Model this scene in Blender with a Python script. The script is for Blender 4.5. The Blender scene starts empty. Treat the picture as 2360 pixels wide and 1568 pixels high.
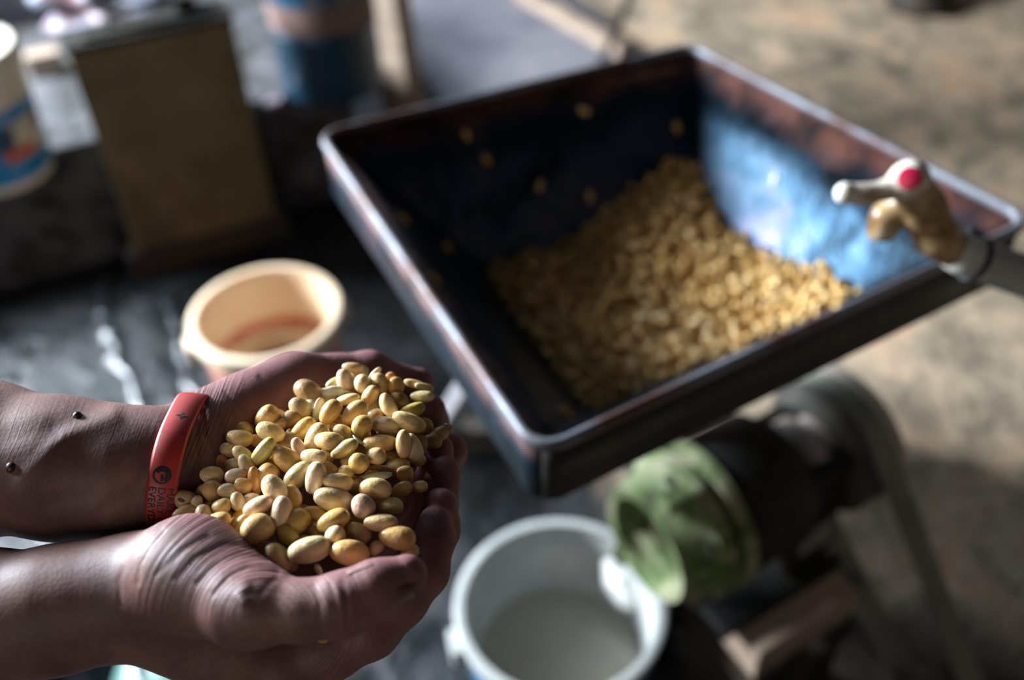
import bpy, bmesh, math, random
import numpy as np
from mathutils import Vector, Matrix

scene = bpy.context.scene
COL = scene.collection
R = math.radians

# ------------------------------------------------------------------ camera
FPX, IW, IH = 2294.0, 2360, 1568
CAM_H, PITCH, ROLL = 1.35, 42.0, -2.3
_p, _r = R(PITCH), R(ROLL)
fwd = np.array([0, math.cos(_p), -math.sin(_p)])
_rt = np.array([1.0, 0, 0])
_up = np.cross(_rt, fwd)
RT = _rt * math.cos(_r) + _up * math.sin(_r)
UP = -_rt * math.sin(_r) + _up * math.cos(_r)
EYE = np.array([0, 0, CAM_H])
cam_data = bpy.data.cameras.new('camera')
cam = bpy.data.objects.new('camera', cam_data)
COL.objects.link(cam)
cam.matrix_world = Matrix(((RT[0], UP[0], -fwd[0], EYE[0]), (RT[1], UP[1], -fwd[1], EYE[1]),
                           (RT[2], UP[2], -fwd[2], EYE[2]), (0, 0, 0, 1)))
cam_data.sensor_width = 36.0
cam_data.lens = 36.0 * FPX / IW
cam_data.clip_start = 0.02
cam_data.dof.use_dof = True
cam_data.dof.focus_distance = 0.448
cam_data.dof.aperture_fstop = 3.4
cam_data.dof.aperture_blades = 9
scene.camera = cam

# ------------------------------------------------------------------ light
world = bpy.data.worlds.new('world')
scene.world = world
world.use_nodes = True
world.node_tree.nodes['Background'].inputs[0].default_value = (0.62, 0.78, 1.0, 1)
world.node_tree.nodes['Background'].inputs[1].default_value = 0.022


def area_light(name, loc, target, sx, sy, power, color):
    ld = bpy.data.lights.new(name, 'AREA')
    ld.shape = 'RECTANGLE'
    ld.size, ld.size_y, ld.energy, ld.color = sx, sy, power, color
    o = bpy.data.objects.new(name, ld)
    COL.objects.link(o)
    o.location = loc
    o.rotation_euler = (Vector(target) - Vector(loc)).to_track_quat('-Z', 'Y').to_euler()
    return o


# daylight coming in through the open side of the shed, far to one side
area_light('open_side_daylight', (-2.9, 1.95, 1.74), (0.1, 0.85, 0.75), 1.4, 0.7, 640.0, (0.80, 0.90, 1.0))
# fill light added behind the camera to brighten the hands
area_light('hand_fill_light', (-1.9, -2.3, 2.1), (-0.1, 0.4, 1.0), 1.2, 1.2, 18.0, (1.0, 0.93, 0.86))
# weaker daylight from the doorway behind the workplace
area_light('doorway_daylight', (-2.0, 5.5, 2.9), (-0.5, 1.5, 0.2), 2.3, 2.2, 50.0, (0.62, 0.80, 1.0))

vs = scene.view_settings
vs.view_transform = 'Standard'
vs.look = 'None'
vs.gamma = 1.0
vs.use_curve_mapping = False
vs.exposure = 0.08
scene.cycles.use_denoising = True

rng = random.Random(7)


# ------------------------------------------------------------------ helpers
def P(px, py, d):
    """world point that stands d metres in front of the camera at photo position (px, py)"""
    return EYE + d * (fwd + RT * ((px - IW / 2) / FPX) - UP * ((py - IH / 2) / FPX))


def Pz(px, py, z):
    v = fwd + RT * ((px - IW / 2) / FPX) - UP * ((py - IH / 2) / FPX)
    return EYE + v * ((z - CAM_H) / v[2])


def lin(h):
    h = h.lstrip('#')
    out = []
    for i in (0, 2, 4):
        c = int(h[i:i + 2], 16) / 255
        out.append(c / 12.92 if c <= 0.04045 else ((c + 0.055) / 1.055) ** 2.4)
    return (*out, 1.0)


def tag(o, label=None, cat=None, group=None, kind=None):
    if label: o['label'] = label
    if cat: o['category'] = cat
    if group: o['group'] = group
    if kind: o['kind'] = kind
    return o


def link(o, parent=None):
    COL.objects.link(o)
    if parent is not None:
        o.parent = parent
        o.matrix_parent_inverse = Matrix.Translation(parent.location).inverted()
    return o


def empty(name, loc):
    o = bpy.data.objects.new(name, None)
    o.empty_display_size = 0.05
    o.location = Vector(loc)
    COL.objects.link(o)
    return o


def mesh_obj(name, verts, faces, mat, parent=None, smooth=True, mats=None, fmat=None):
    me = bpy.data.meshes.new(name)
    me.from_pydata([tuple(v) for v in verts], [], [tuple(f) for f in faces])
    me.update()
    if smooth:
        me.polygons.foreach_set('use_smooth', [True] * len(me.polygons))
    for m in (mats or [mat]):
        me.materials.append(m)
    if fmat:
        me.polygons.foreach_set('material_index', fmat)
    o = bpy.data.objects.new(name, me)
    return link(o, parent)


def from_bm(name, bm, mat, parent=None, smooth=False):
    me = bpy.data.meshes.new(name)
    bmesh.ops.recalc_face_normals(bm, faces=bm.faces[:])
    bm.to_mesh(me)
    bm.free()
    if smooth:
        me.polygons.foreach_set('use_smooth', [True] * len(me.polygons))
    me.materials.append(mat)
    o = bpy.data.objects.new(name, me)
    return link(o, parent)


def frame(axis, hint=(0, 0, 1)):
    z = Vector(axis).normalized()
    h = Vector(hint)
    if abs(z.dot(h.normalized())) > 0.98:
        h = Vector((1, 0, 0))
    x = (h - z * h.dot(z)).normalized()
    return x, z.cross(x), z


def lathe(name, profile, base, axis, mat, parent=None, seg=48, closed=True, fmat=None, mats=None, squash=1.0):
    """turned shape: profile of (radius, height) around axis"""
    x, y, z = frame(axis)
    base = Vector(base)
    n = len(profile)
    vs_, fs, fm = [], [], []
    for (r, h) in profile:
        for k in range(seg):
            a = 2 * math.pi * k / seg
            vs_.append(base + z * h + x * (r * math.cos(a)) + y * (r * math.sin(a) * squash))
    for i in range(n if closed else n - 1):
        j = (i + 1) % n
        for k in range(seg):
            l = (k + 1) % seg
            fs.append((i * seg + k, i * seg + l, j * seg + l, j * seg + k))
            if fmat: fm.append(fmat[i])
    if not closed:
        fs.append(tuple(range(seg))[::-1])
        fs.append(tuple(range((n - 1) * seg, n * seg)))
        if fmat: fm += [fmat[0], fmat[-1]]
    o = mesh_obj(name, vs_, fs, mat, parent, True, mats, fm if fmat else None)
    bm = bmesh.new()
    bm.from_mesh(o.data)
    bmesh.ops.recalc_face_normals(bm, faces=bm.faces[:])
    bm.to_mesh(o.data)
    bm.free()
    m = o.modifiers.new('edge', 'EDGE_SPLIT')
    m.split_angle = R(50)
    return o


def tube(name, pts, rad, mat, parent=None, seg=14):
    pts = [Vector(p) for p in pts]
    rads = rad if isinstance(rad, (list, tuple)) else [rad] * len(pts)
    vs_, fs = [], []
    prev = None
    for i, p in enumerate(pts):
        t = (pts[min(i + 1, len(pts) - 1)] - pts[max(i - 1, 0)]).normalized()
        if prev is None:
            x, y, _ = frame(t)
        else:
            x = (prev - t * prev.dot(t)).normalized()
            y = t.cross(x)
        prev = x
        for k in range(seg):
            a = 2 * math.pi * k / seg
            vs_.append(p + (x * math.cos(a) + y * math.sin(a)) * rads[i])
    for i in range(len(pts) - 1):
        for k in range(seg):
            l = (k + 1) % seg
            fs.append((i * seg + k, i * seg + l, (i + 1) * seg + l, (i + 1) * seg + k))
    fs.append(tuple(range(seg))[::-1])
    fs.append(tuple(range((len(pts) - 1) * seg, len(pts) * seg)))
    return mesh_obj(name, vs_, fs, mat, parent)


def box(name, center, ax, ay, az, sx, sy, sz, mat, parent=None, bev=0.004, jit=0.0):
    """bevelled block with its own axes"""
    ax, ay, az = Vector(ax).normalized(), Vector(ay).normalized(), Vector(az).normalized()
    bm = bmesh.new()
    bmesh.ops.create_cube(bm, size=1.0)
    for v in bm.verts:
        v.co = Vector((v.co.x * sx, v.co.y * sy, v.co.z * sz))
    if bev:
        bmesh.ops.bevel(bm, geom=bm.edges[:], offset=bev, segments=2, affect='EDGES', profile=0.6)
    r_ = random.Random(int(abs(sx * 1e4) + abs(sy * 1e3)))
    for v in bm.verts:
        c = v.co
        if jit:
            c = c + Vector((r_.uniform(-jit, jit), r_.uniform(-jit, jit), r_.uniform(-jit, jit)))
        v.co = Vector(center) + ax * c.x + ay * c.y + az * c.z
    return from_bm(name, bm, mat, parent)


def beam(name, a, b, w, h, mat, parent=None, hint=(0, 0, 1), bev=0.003):
    a, b = Vector(a), Vector(b)
    x, y, z = frame(b - a, hint)
    return box(name, (a + b) / 2, z, y, x, (b - a).length, w, h, mat, parent, bev)


# ------------------------------------------------------------------ materials
def new_mat(name):
    m = bpy.data.materials.new(name)
    m.use_nodes = True
    nt = m.node_tree
    return m, nt, nt.nodes['Principled BSDF']


def node(nt, t, **kw):
    n = nt.nodes.new(t)
    for k, v in kw.items():
        if k in n.inputs:
            n.inputs[k].default_value = v
        else:
            setattr(n, k, v)
    return n


def ramp(nt, fac, stops):
    n = nt.nodes.new('ShaderNodeValToRGB')
    els = n.color_ramp.elements
    while len(els) < len(stops):
        els.new(0.5)
    for e, (p, c) in zip(els, stops):
        e.position = p
        e.color = lin(c) if isinstance(c, str) else (c, c, c, 1)
    nt.links.new(fac, n.inputs[0])
    return n.outputs[0]


def coords(nt, scale=(1, 1, 1)):
    tc = nt.nodes.new('ShaderNodeTexCoord')
    mp = nt.nodes.new('ShaderNodeMapping')
    mp.inputs['Scale'].default_value = scale
    nt.links.new(tc.outputs['Object'], mp.inputs[0])
    return mp.outputs[0]


def noise(nt, vec, scale, detail=5.0, rough=0.6, dist=0.0):
    n = node(nt, 'ShaderNodeTexNoise', Scale=scale, Detail=detail, Roughness=rough, Distortion=dist)
    if vec is not None:
        nt.links.new(vec, n.inputs['Vector'])
    return n.outputs['Fac']


def bump(nt, bsdf, height, strength, dist=0.002, prev=None):
    b = node(nt, 'ShaderNodeBump', Strength=strength, Distance=dist)
    nt.links.new(height, b.inputs['Height'])
    if prev is not None:
        nt.links.new(prev, b.inputs['Normal'])
    nt.links.new(b.outputs[0], bsdf.inputs['Normal'])
    return b.outputs[0]


def worn(name, stops, scale=8.0, rough=(0.4, 0.8), metallic=0.0, bmp=0.3, stretch=(1, 1, 1), bscale=40, spec=0.5, dist=0.002):
    m, nt, b = new_mat(name)
    v = coords(nt, stretch)
    f = noise(nt, v, scale, 8, 0.65, 0.4)
    nt.links.new(ramp(nt, f, stops), b.inputs['Base Color'])
    f2 = noise(nt, v, scale * 2.3, 4)
    mr = node(nt, 'ShaderNodeMapRange')
    nt.links.new(f2, mr.inputs[0])
    mr.inputs[1].default_value, mr.inputs[2].default_value = 0.3, 0.7
    mr.inputs[3].default_value, mr.inputs[4].default_value = rough
    nt.links.new(mr.outputs[0], b.inputs['Roughness'])
    b.inputs['Metallic'].default_value = metallic
    b.inputs['Specular IOR Level'].default_value = spec
    if bmp:
        bump(nt, b, noise(nt, v, bscale, 6), bmp, dist)
    return m


M = {}
M['wood'] = worn('weathered_wood', [(0.3, '#6f5c4e'), (0.55, '#a08b79'), (0.75, '#b9a693')], 5, (0.6, 0.9), stretch=(1, 1, 6))
M['wood_dark'] = worn('dark_wood', [(0.3, '#1d1712'), (0.6, '#352a20'), (0.8, '#4a3b2e')], 6, (0.6, 0.9))
M['board'] = worn('grey_board', [(0.25, '#4c4b53'), (0.5, '#6c6a72'), (0.75, '#8c8584')], 3, (0.5, 0.8))
M['soot'] = worn('sooty_iron', [(0.3, '#0a0908'), (0.6, '#15130f'), (0.85, '#2a241c')], 9, (0.45, 0.8), 0.3)
M['oily'] = worn('oily_board', [(0.3, '#080807'), (0.6, '#11100e'), (0.85, '#1c1a17')], 7, (0.8, 0.95), spec=0.15)
M['iron'] = worn('grey_iron', [(0.3, '#2b2a28'), (0.6, '#55524d'), (0.8, '#7a756e')], 9, (0.35, 0.6), 0.5)
M['pale_iron'] = worn('lit_iron', [(0.3, '#857a72'), (0.6, '#b5a79d'), (0.8, '#cabdb2')], 9, (0.4, 0.65), 0.2)  # lighter than the other iron: light falling on the metal put into its colour
M['rubber'] = worn('belt_rubber', [(0.3, '#50524c'), (0.6, '#6f7166'), (0.8, '#84857a')], 12, (0.5, 0.8))
M['green'] = worn('worn_green_paint', [(0.32, '#2c2216'), (0.40, '#3a3d24'), (0.47, '#4a5a33'), (0.54, '#6a7550'), (0.62, '#8a866e'), (0.74, '#5f5142')], 14, (0.55, 0.85), spec=0.3)
M['olive'] = worn('dark_olive_shade', [(0.3, '#2a2a14'), (0.7, '#3f3d1e')], 10, (0.5, 0.7))
M['tan_pail'] = worn('cream_plastic', [(0.3, '#d0b08c'), (0.55, '#e0c8aa'), (0.75, '#ead8c2')], 7, (0.35, 0.55), bmp=0.05)
M['pink_pail'] = worn('pink_plastic', [(0.3, '#c07a6a'), (0.6, '#cf8f7d')], 7, (0.35, 0.55), bmp=0.05)
M['red_stripe'] = worn('faded_red', [(0.3, '#a8503e'), (0.7, '#bf6a54')], 7, (0.4, 0.55), bmp=0)
M['white_pail'] = worn('white_plastic', [(0.3, '#8d9090'), (0.55, '#a7a9a6'), (0.75, '#b7b5ae')], 6, (0.2, 0.4), bmp=0.04)
M['blue_print'] = worn('blue_print', [(0.3, '#0f6ea8'), (0.7, '#1787c4')], 6, (0.3, 0.5), bmp=0)
M['orange_print'] = worn('orange_print', [(0.3, '#c24c1a'), (0.7, '#d8602a')], 6, (0.3, 0.5), bmp=0)
M['navy_print'] = worn('navy_print', [(0.3, '#0a3a52'), (0.7, '#0d4a68')], 6, (0.3, 0.5), bmp=0)
M['cream_print'] = worn('cream_print', [(0.3, '#c9c2ac'), (0.7, '#d8d2bf')], 6, (0.3, 0.5), bmp=0)
M['tin'] = worn('rusted_tin', [(0.25, '#3a3424'), (0.45, '#5a4b31'), (0.6, '#6a5a3c'), (0.8, '#4c4d30')], 6, (0.5, 0.8), 0.0)
M['tin_dark'] = worn('blackened_tin', [(0.3, '#16130f'), (0.7, '#2c2720')], 9, (0.7, 0.9), 0.0, spec=0.25)
M['blue_steel'] = worn('faded_blue_steel', [(0.3, '#142733'), (0.55, '#204055'), (0.75, '#35596e')], 5, (0.22, 0.38), 0.0, spec=0.8)
M['rust_band'] = worn('pinkish_rust', [(0.3, '#5c453f'), (0.7, '#7c625a')], 7, (0.5, 0.7))
M['grey_pvc'] = worn('grey_pvc', [(0.3, '#7a7b76'), (0.5, '#a3a199'), (0.7, '#b8b4aa')], 14, (0.45, 0.65), bmp=0.1)
M['black'] = worn('black_rubber', [(0.3, '#0b0b0b'), (0.7, '#1a1a19')], 10, (0.5, 0.7))
M['tap'] = worn('stained_white_plastic', [(0.34, '#6a4c2a'), (0.46, '#a4855a'), (0.56, '#cfc0a8'), (0.7, '#e0dad0')], 16, (0.35, 0.6), bmp=0.1)
M['tap_white'] = worn('soiled_white_plastic', [(0.36, '#8a7048'), (0.46, '#cbbfae'), (0.6, '#e2ddd6')], 14, (0.35, 0.6), bmp=0.1)
M['red_cap'] = worn('red_plastic', [(0.3, '#b01238'), (0.7, '#c9204a')], 5, (0.3, 0.4), bmp=0)
M['teal'] = worn('teal_plastic', [(0.3, '#40655f'), (0.7, '#5f807a')], 6, (0.35, 0.5), bmp=0.03)
M['rag'] = worn('dark_cloth', [(0.3, '#14121a'), (0.7, '#262230')], 30, (0.8, 0.95), bmp=0.5)
M['shirt'] = worn('faded_shirt', [(0.3, '#4a5560'), (0.7, '#66727c')], 12, (0.8, 0.95), bmp=0.3)
M['bag'] = worn('crumpled_bag', [(0.35, '#4f5664'), (0.5, '#6a6c78'), (0.62, '#86686c'), (0.75, '#8f8e93')], 9, (0.3, 0.6), bmp=0.6, bscale=20, dist=0.01)
M['concrete'] = worn('mossy_concrete', [(0.32, '#1d1c18'), (0.44, '#343430'), (0.54, '#4c4b4e'), (0.68, '#615e5e')], 15, (0.8, 0.98), spec=0.2, bmp=0.6)
M['paper'] = worn('pale_label', [(0.3, '#6f6d66'), (0.7, '#8f8c84')], 8, (0.5, 0.7), bmp=0)
M['white_blob'] = worn('glossy_white', [(0.3, '#f2f0ea'), (0.7, '#ffffff')], 6, (0.12, 0.25), bmp=0.1)
M['milk'] = worn('thin_soy_milk', [(0.3, '#a39f92'), (0.7, '#b9b4a6')], 4, (0.05, 0.12), bmp=0.05, bscale=8)
M['mud_water'] = worn('brown_sediment', [(0.3, '#5a4226'), (0.7, '#6d5232')], 6, (0.3, 0.5), bmp=0.1)


def hopper_paint():
    m, nt, b = new_mat('hopper_paint')
    v = coords(nt)
    f = noise(nt, v, 5, 9, 0.7, 0.6)
    c = ramp(nt, f, [(0.30, '#100d0d'), (0.40, '#16222a'), (0.46, '#213544'), (0.52, '#2f4250'), (0.58, '#424859'), (0.66, '#544c5c'), (0.8, '#625c66')])
    # rusty red strip worn along the upper edge
    sx = node(nt, 'ShaderNodeSeparateXYZ')
    nt.links.new(v, sx.inputs[0])
    add = node(nt, 'ShaderNodeMath', operation='MULTIPLY_ADD')
    nt.links.new(noise(nt, v, 12, 4), add.inputs[0])
    add.inputs[1].default_value = 0.05
    nt.links.new(sx.outputs[2], add.inputs[2])
    edge = node(nt, 'ShaderNodeMapRange')
    nt.links.new(add.outputs[0], edge.inputs[0])
    edge.inputs[1].default_value, edge.inputs[2].default_value = 0.790, 0.812
    mix = node(nt, 'ShaderNodeMix', data_type='RGBA')
    nt.links.new(edge.outputs[0], mix.inputs[0])
    nt.links.new(c, mix.inputs[6])
    nt.links.new(ramp(nt, noise(nt, v, 22, 5), [(0.35, '#241917'), (0.5, '#5a352c'), (0.65, '#6e463b'), (0.8, '#4c4644')]), mix.inputs[7])
    nt.links.new(mix.outputs[2], b.inputs['Base Color'])
    mt = node(nt, 'ShaderNodeMapRange')
    nt.links.new(edge.outputs[0], mt.inputs[0])
    mt.inputs[3].default_value, mt.inputs[4].default_value = 0.93, 0.1
    nt.links.new(mt.outputs[0], b.inputs['Metallic'])
    b.inputs['Specular IOR Level'].default_value = 0.6
    mr = node(nt, 'ShaderNodeMapRange')
    nt.links.new(noise(nt, v, 9, 5), mr.inputs[0])
    mr.inputs[1].default_value, mr.inputs[2].default_value = 0.3, 0.7
    mr.inputs[3].default_value, mr.inputs[4].default_value = 0.36, 0.56
    nt.links.new(mr.outputs[0], b.inputs['Roughness'])
    bump(nt, b, noise(nt, v, 24, 5), 0.5, 0.006)
    return m


M['hopper'] = hopper_paint()
M['rim'] = worn('worn_rim', [(0.3, '#2a2422'), (0.42, '#563a34'), (0.5, '#5f5c62'), (0.6, '#6c7077'), (0.75, '#807f84')], 11, (0.42, 0.62), 0.2)
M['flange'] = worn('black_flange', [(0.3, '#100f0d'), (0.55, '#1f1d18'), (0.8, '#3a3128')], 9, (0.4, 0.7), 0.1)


def floor_mat():
    m, nt, b = new_mat('shed_floor')
    v = coords(nt)
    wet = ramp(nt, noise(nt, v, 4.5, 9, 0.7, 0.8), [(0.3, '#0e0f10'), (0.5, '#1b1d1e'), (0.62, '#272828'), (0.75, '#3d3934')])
    dry = ramp(nt, noise(nt, v, 5.0, 10, 0.72, 0.9), [(0.34, '#655749'), (0.43, '#8d7f6d'), (0.5, '#a8967f'), (0.56, '#c4aa90'), (0.66, '#d3a37c')])
    sx = node(nt, 'ShaderNodeSeparateXYZ')
    nt.links.new(v, sx.inputs[0])
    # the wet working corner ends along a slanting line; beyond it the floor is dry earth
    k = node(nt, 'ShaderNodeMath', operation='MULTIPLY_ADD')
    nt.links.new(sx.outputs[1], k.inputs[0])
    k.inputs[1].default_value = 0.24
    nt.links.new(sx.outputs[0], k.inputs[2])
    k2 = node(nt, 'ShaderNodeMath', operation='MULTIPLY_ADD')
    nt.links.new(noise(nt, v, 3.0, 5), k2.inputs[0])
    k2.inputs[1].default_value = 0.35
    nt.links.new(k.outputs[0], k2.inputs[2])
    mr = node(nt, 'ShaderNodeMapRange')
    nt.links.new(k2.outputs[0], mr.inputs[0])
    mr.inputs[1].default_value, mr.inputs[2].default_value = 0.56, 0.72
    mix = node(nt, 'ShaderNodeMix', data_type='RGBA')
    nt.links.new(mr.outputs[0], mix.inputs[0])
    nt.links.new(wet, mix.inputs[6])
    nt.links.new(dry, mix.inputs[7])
    # the floor turns near black round the motor, with a ragged edge
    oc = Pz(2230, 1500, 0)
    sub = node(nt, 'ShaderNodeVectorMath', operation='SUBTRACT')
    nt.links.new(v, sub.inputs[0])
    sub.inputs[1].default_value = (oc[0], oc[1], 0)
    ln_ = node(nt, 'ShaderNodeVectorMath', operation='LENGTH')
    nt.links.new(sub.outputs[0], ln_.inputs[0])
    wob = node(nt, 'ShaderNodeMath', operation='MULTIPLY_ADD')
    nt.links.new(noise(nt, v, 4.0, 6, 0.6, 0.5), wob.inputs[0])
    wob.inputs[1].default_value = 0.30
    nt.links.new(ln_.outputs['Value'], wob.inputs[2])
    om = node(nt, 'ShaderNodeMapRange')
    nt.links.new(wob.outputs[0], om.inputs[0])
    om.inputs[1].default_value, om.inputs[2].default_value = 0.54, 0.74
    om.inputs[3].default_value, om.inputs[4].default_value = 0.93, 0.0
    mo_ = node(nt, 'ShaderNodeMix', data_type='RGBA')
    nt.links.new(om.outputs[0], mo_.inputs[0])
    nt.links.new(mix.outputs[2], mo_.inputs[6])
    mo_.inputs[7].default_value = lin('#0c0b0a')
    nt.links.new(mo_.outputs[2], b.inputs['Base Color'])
    pud = node(nt, 'ShaderNodeMapRange')
    nt.links.new(noise(nt, v, 5.5, 6, 0.6, 0.6), pud.inputs[0])
    pud.inputs[1].default_value, pud.inputs[2].default_value = 0.42, 0.6
    pud.inputs[3].default_value, pud.inputs[4].default_value = 0.27, 0.7
    rm = node(nt, 'ShaderNodeMix', data_type='FLOAT')
    nt.links.new(mr.outputs[0], rm.inputs[0])
    nt.links.new(pud.outputs[0], rm.inputs[2])
    rm.inputs[3].default_value = 0.85
    nt.links.new(rm.outputs[0], b.inputs['Roughness'])
    sp_ = node(nt, 'ShaderNodeMapRange')
    nt.links.new(mr.outputs[0], sp_.inputs[0])
    sp_.inputs[3].default_value, sp_.inputs[4].default_value = 0.4, 0.05
    nt.links.new(sp_.outputs[0], b.inputs['Specular IOR Level'])
    n1 = bump(nt, b, noise(nt, v, 16, 6, 0.6, 0.5), 0.55, 0.02)
    bump(nt, b, noise(nt, v, 60, 5), 0.35, 0.006, n1)
    return m


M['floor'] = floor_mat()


def skin_mat():
    m, nt, b = new_mat('skin')
    v = coords(nt)
    c = ramp(nt, noise(nt, v, 28, 6, 0.6), [(0.3, '#654845'), (0.5, '#7a5751'), (0.7, '#8d695f')])
    at = node(nt, 'ShaderNodeAttribute', attribute_name='palm')
    mix = node(nt, 'ShaderNodeMix', data_type='RGBA')
    nt.links.new(at.outputs['Fac'], mix.inputs[0])
    nt.links.new(c, mix.inputs[6])
    mix.inputs[7].default_value = lin('#895c5c')
    # fine speckle
    sp = ramp(nt, noise(nt, v, 420, 3), [(0.3, 0.82), (0.6, 1.0)])
    mul = node(nt, 'ShaderNodeMix', data_type='RGBA', blend_type='MULTIPLY')
    mul.inputs[0].default_value = 0.8
    nt.links.new(mix.outputs[2], mul.inputs[6])
    nt.links.new(sp, mul.inputs[7])
    nt.links.new(mul.outputs[2], b.inputs['Base Color'])
    b.inputs['Roughness'].default_value = 0.55
    b.inputs['Specular IOR Level'].default_value = 0.36
    b.inputs['Subsurface Weight'].default_value = 0.12
    b.inputs['Subsurface Radius'].default_value = (0.006, 0.002, 0.001)
    b.inputs['Subsurface Scale'].default_value = 0.6
    # creases: lines of equal 'wrinkle' value, strength 'wrinkle_mask'
    wr = node(nt, 'ShaderNodeAttribute', attribute_name='wrinkle')
    cx = node(nt, 'ShaderNodeCombineXYZ')
    nt.links.new(wr.outputs['Fac'], cx.inputs[0])
    sv = node(nt, 'ShaderNodeVectorMath', operation='SCALE')
    nt.links.new(v, sv.inputs[0])
    sv.inputs['Scale'].default_value = 7.0
    av = node(nt, 'ShaderNodeVectorMath', operation='ADD')
    nt.links.new(cx.outputs[0], av.inputs[0])
    nt.links.new(sv.outputs[0], av.inputs[1])
    ln = ramp(nt, noise(nt, av.outputs[0], 1.0, 3, 0.55), [(0.36, 0.0), (0.5, 0.75), (0.62, 1.0)])
    wm = node(nt, 'ShaderNodeAttribute', attribute_name='wrinkle_mask')
    ml = node(nt, 'ShaderNodeMath', operation='MULTIPLY')
    nt.links.new(ln, ml.inputs[0])
    nt.links.new(wm.outputs['Fac'], ml.inputs[1])
    n1 = bump(nt, b, ml.outputs[0], 0.5, 0.0012)
    vo = node(nt, 'ShaderNodeTexVoronoi', Scale=520.0)
    nt.links.new(v, vo.inputs['Vector'])
    n2 = bump(nt, b, vo.outputs['Distance'], 0.12, 0.0005, n1)
    bump(nt, b, noise(nt, coords(nt, (1, 2.4, 1)), 160, 4), 0.13, 0.0006, n2)
    return m


M['skin'] = skin_mat()
M['nail'] = worn('nail', [(0.3, '#5a3d3a'), (0.7, '#76534c')], 60, (0.25, 0.4), bmp=0.05)
M['mole'] = worn('mole_skin', [(0.3, '#2c1a1c'), (0.7, '#4a2c2b')], 200, (0.3, 0.5), bmp=0.1)
M['band'] = worn('red_silicone', [(0.3, '#a8302c'), (0.7, '#b83a33')], 60, (0.38, 0.5), bmp=0.05)
M['ink'] = worn('black_ink', [(0.3, '#191418'), (0.7, '#241c20')], 60, (0.5, 0.6), bmp=0)


def bean_mat(name, rough=0.32, spots=True):
    m, nt, b = new_mat(name)
    oi = node(nt, 'ShaderNodeObjectInfo')
    tc = nt.nodes.new('ShaderNodeTexCoord')
    off = node(nt, 'ShaderNodeVectorMath', operation='MULTIPLY_ADD')
    rv = node(nt, 'ShaderNodeCombineXYZ')
    for i in range(3):
        nt.links.new(oi.outputs['Random'], rv.inputs[i])
    nt.links.new(rv.outputs[0], off.inputs[0])
    off.inputs[1].default_value = (17, 31, 53)
    nt.links.new(tc.outputs['Object'], off.inputs[2])
    f = ramp(nt, noise(nt, off.outputs[0], 1.4, 4, 0.6), [(0.3, 0.72), (0.5, 0.95), (0.7, 1.05)])
    mul = node(nt, 'ShaderNodeMix', data_type='RGBA', blend_type='MULTIPLY')
    mul.inputs[0].default_value = 1.0
    nt.links.new(oi.outputs['Color'], mul.inputs[6])
    nt.links.new(f, mul.inputs[7])
    nt.links.new(mul.outputs[2], b.inputs['Base Color'])
    b.inputs['Roughness'].default_value = rough
    b.inputs['Subsurface Weight'].default_value = 0.18
    b.inputs['Subsurface Radius'].default_value = (0.004, 0.002, 0.0008)
    b.inputs['Subsurface Scale'].default_value = 0.5
    bump(nt, b, noise(nt, off.outputs[0], 3.0, 4), 0.12, 0.02)
    return m


M['bean'] = bean_mat('bean_skin')
M['bean_dull'] = bean_mat('bean_skin_dull', 0.5)
M['hilum'] = worn('hilum', [(0.3, '#4b3526'), (0.7, '#6a4c36')], 80, (0.5, 0.7), bmp=0)
M['heap'] = worn('soaked_bean_heap', [(0.3, '#b98c4a'), (0.5, '#dcb36c'), (0.68, '#efcf96')], 60, (0.35, 0.55), bmp=0.1)


# ------------------------------------------------------------------ smooth bodies (signed distance field -> mesh)
def smin(a, b, k):
    h = np.clip(0.5 + 0.5 * (b - a) / k, 0, 1)
    return b + (a - b) * h - k * h * (1 - h)


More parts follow.
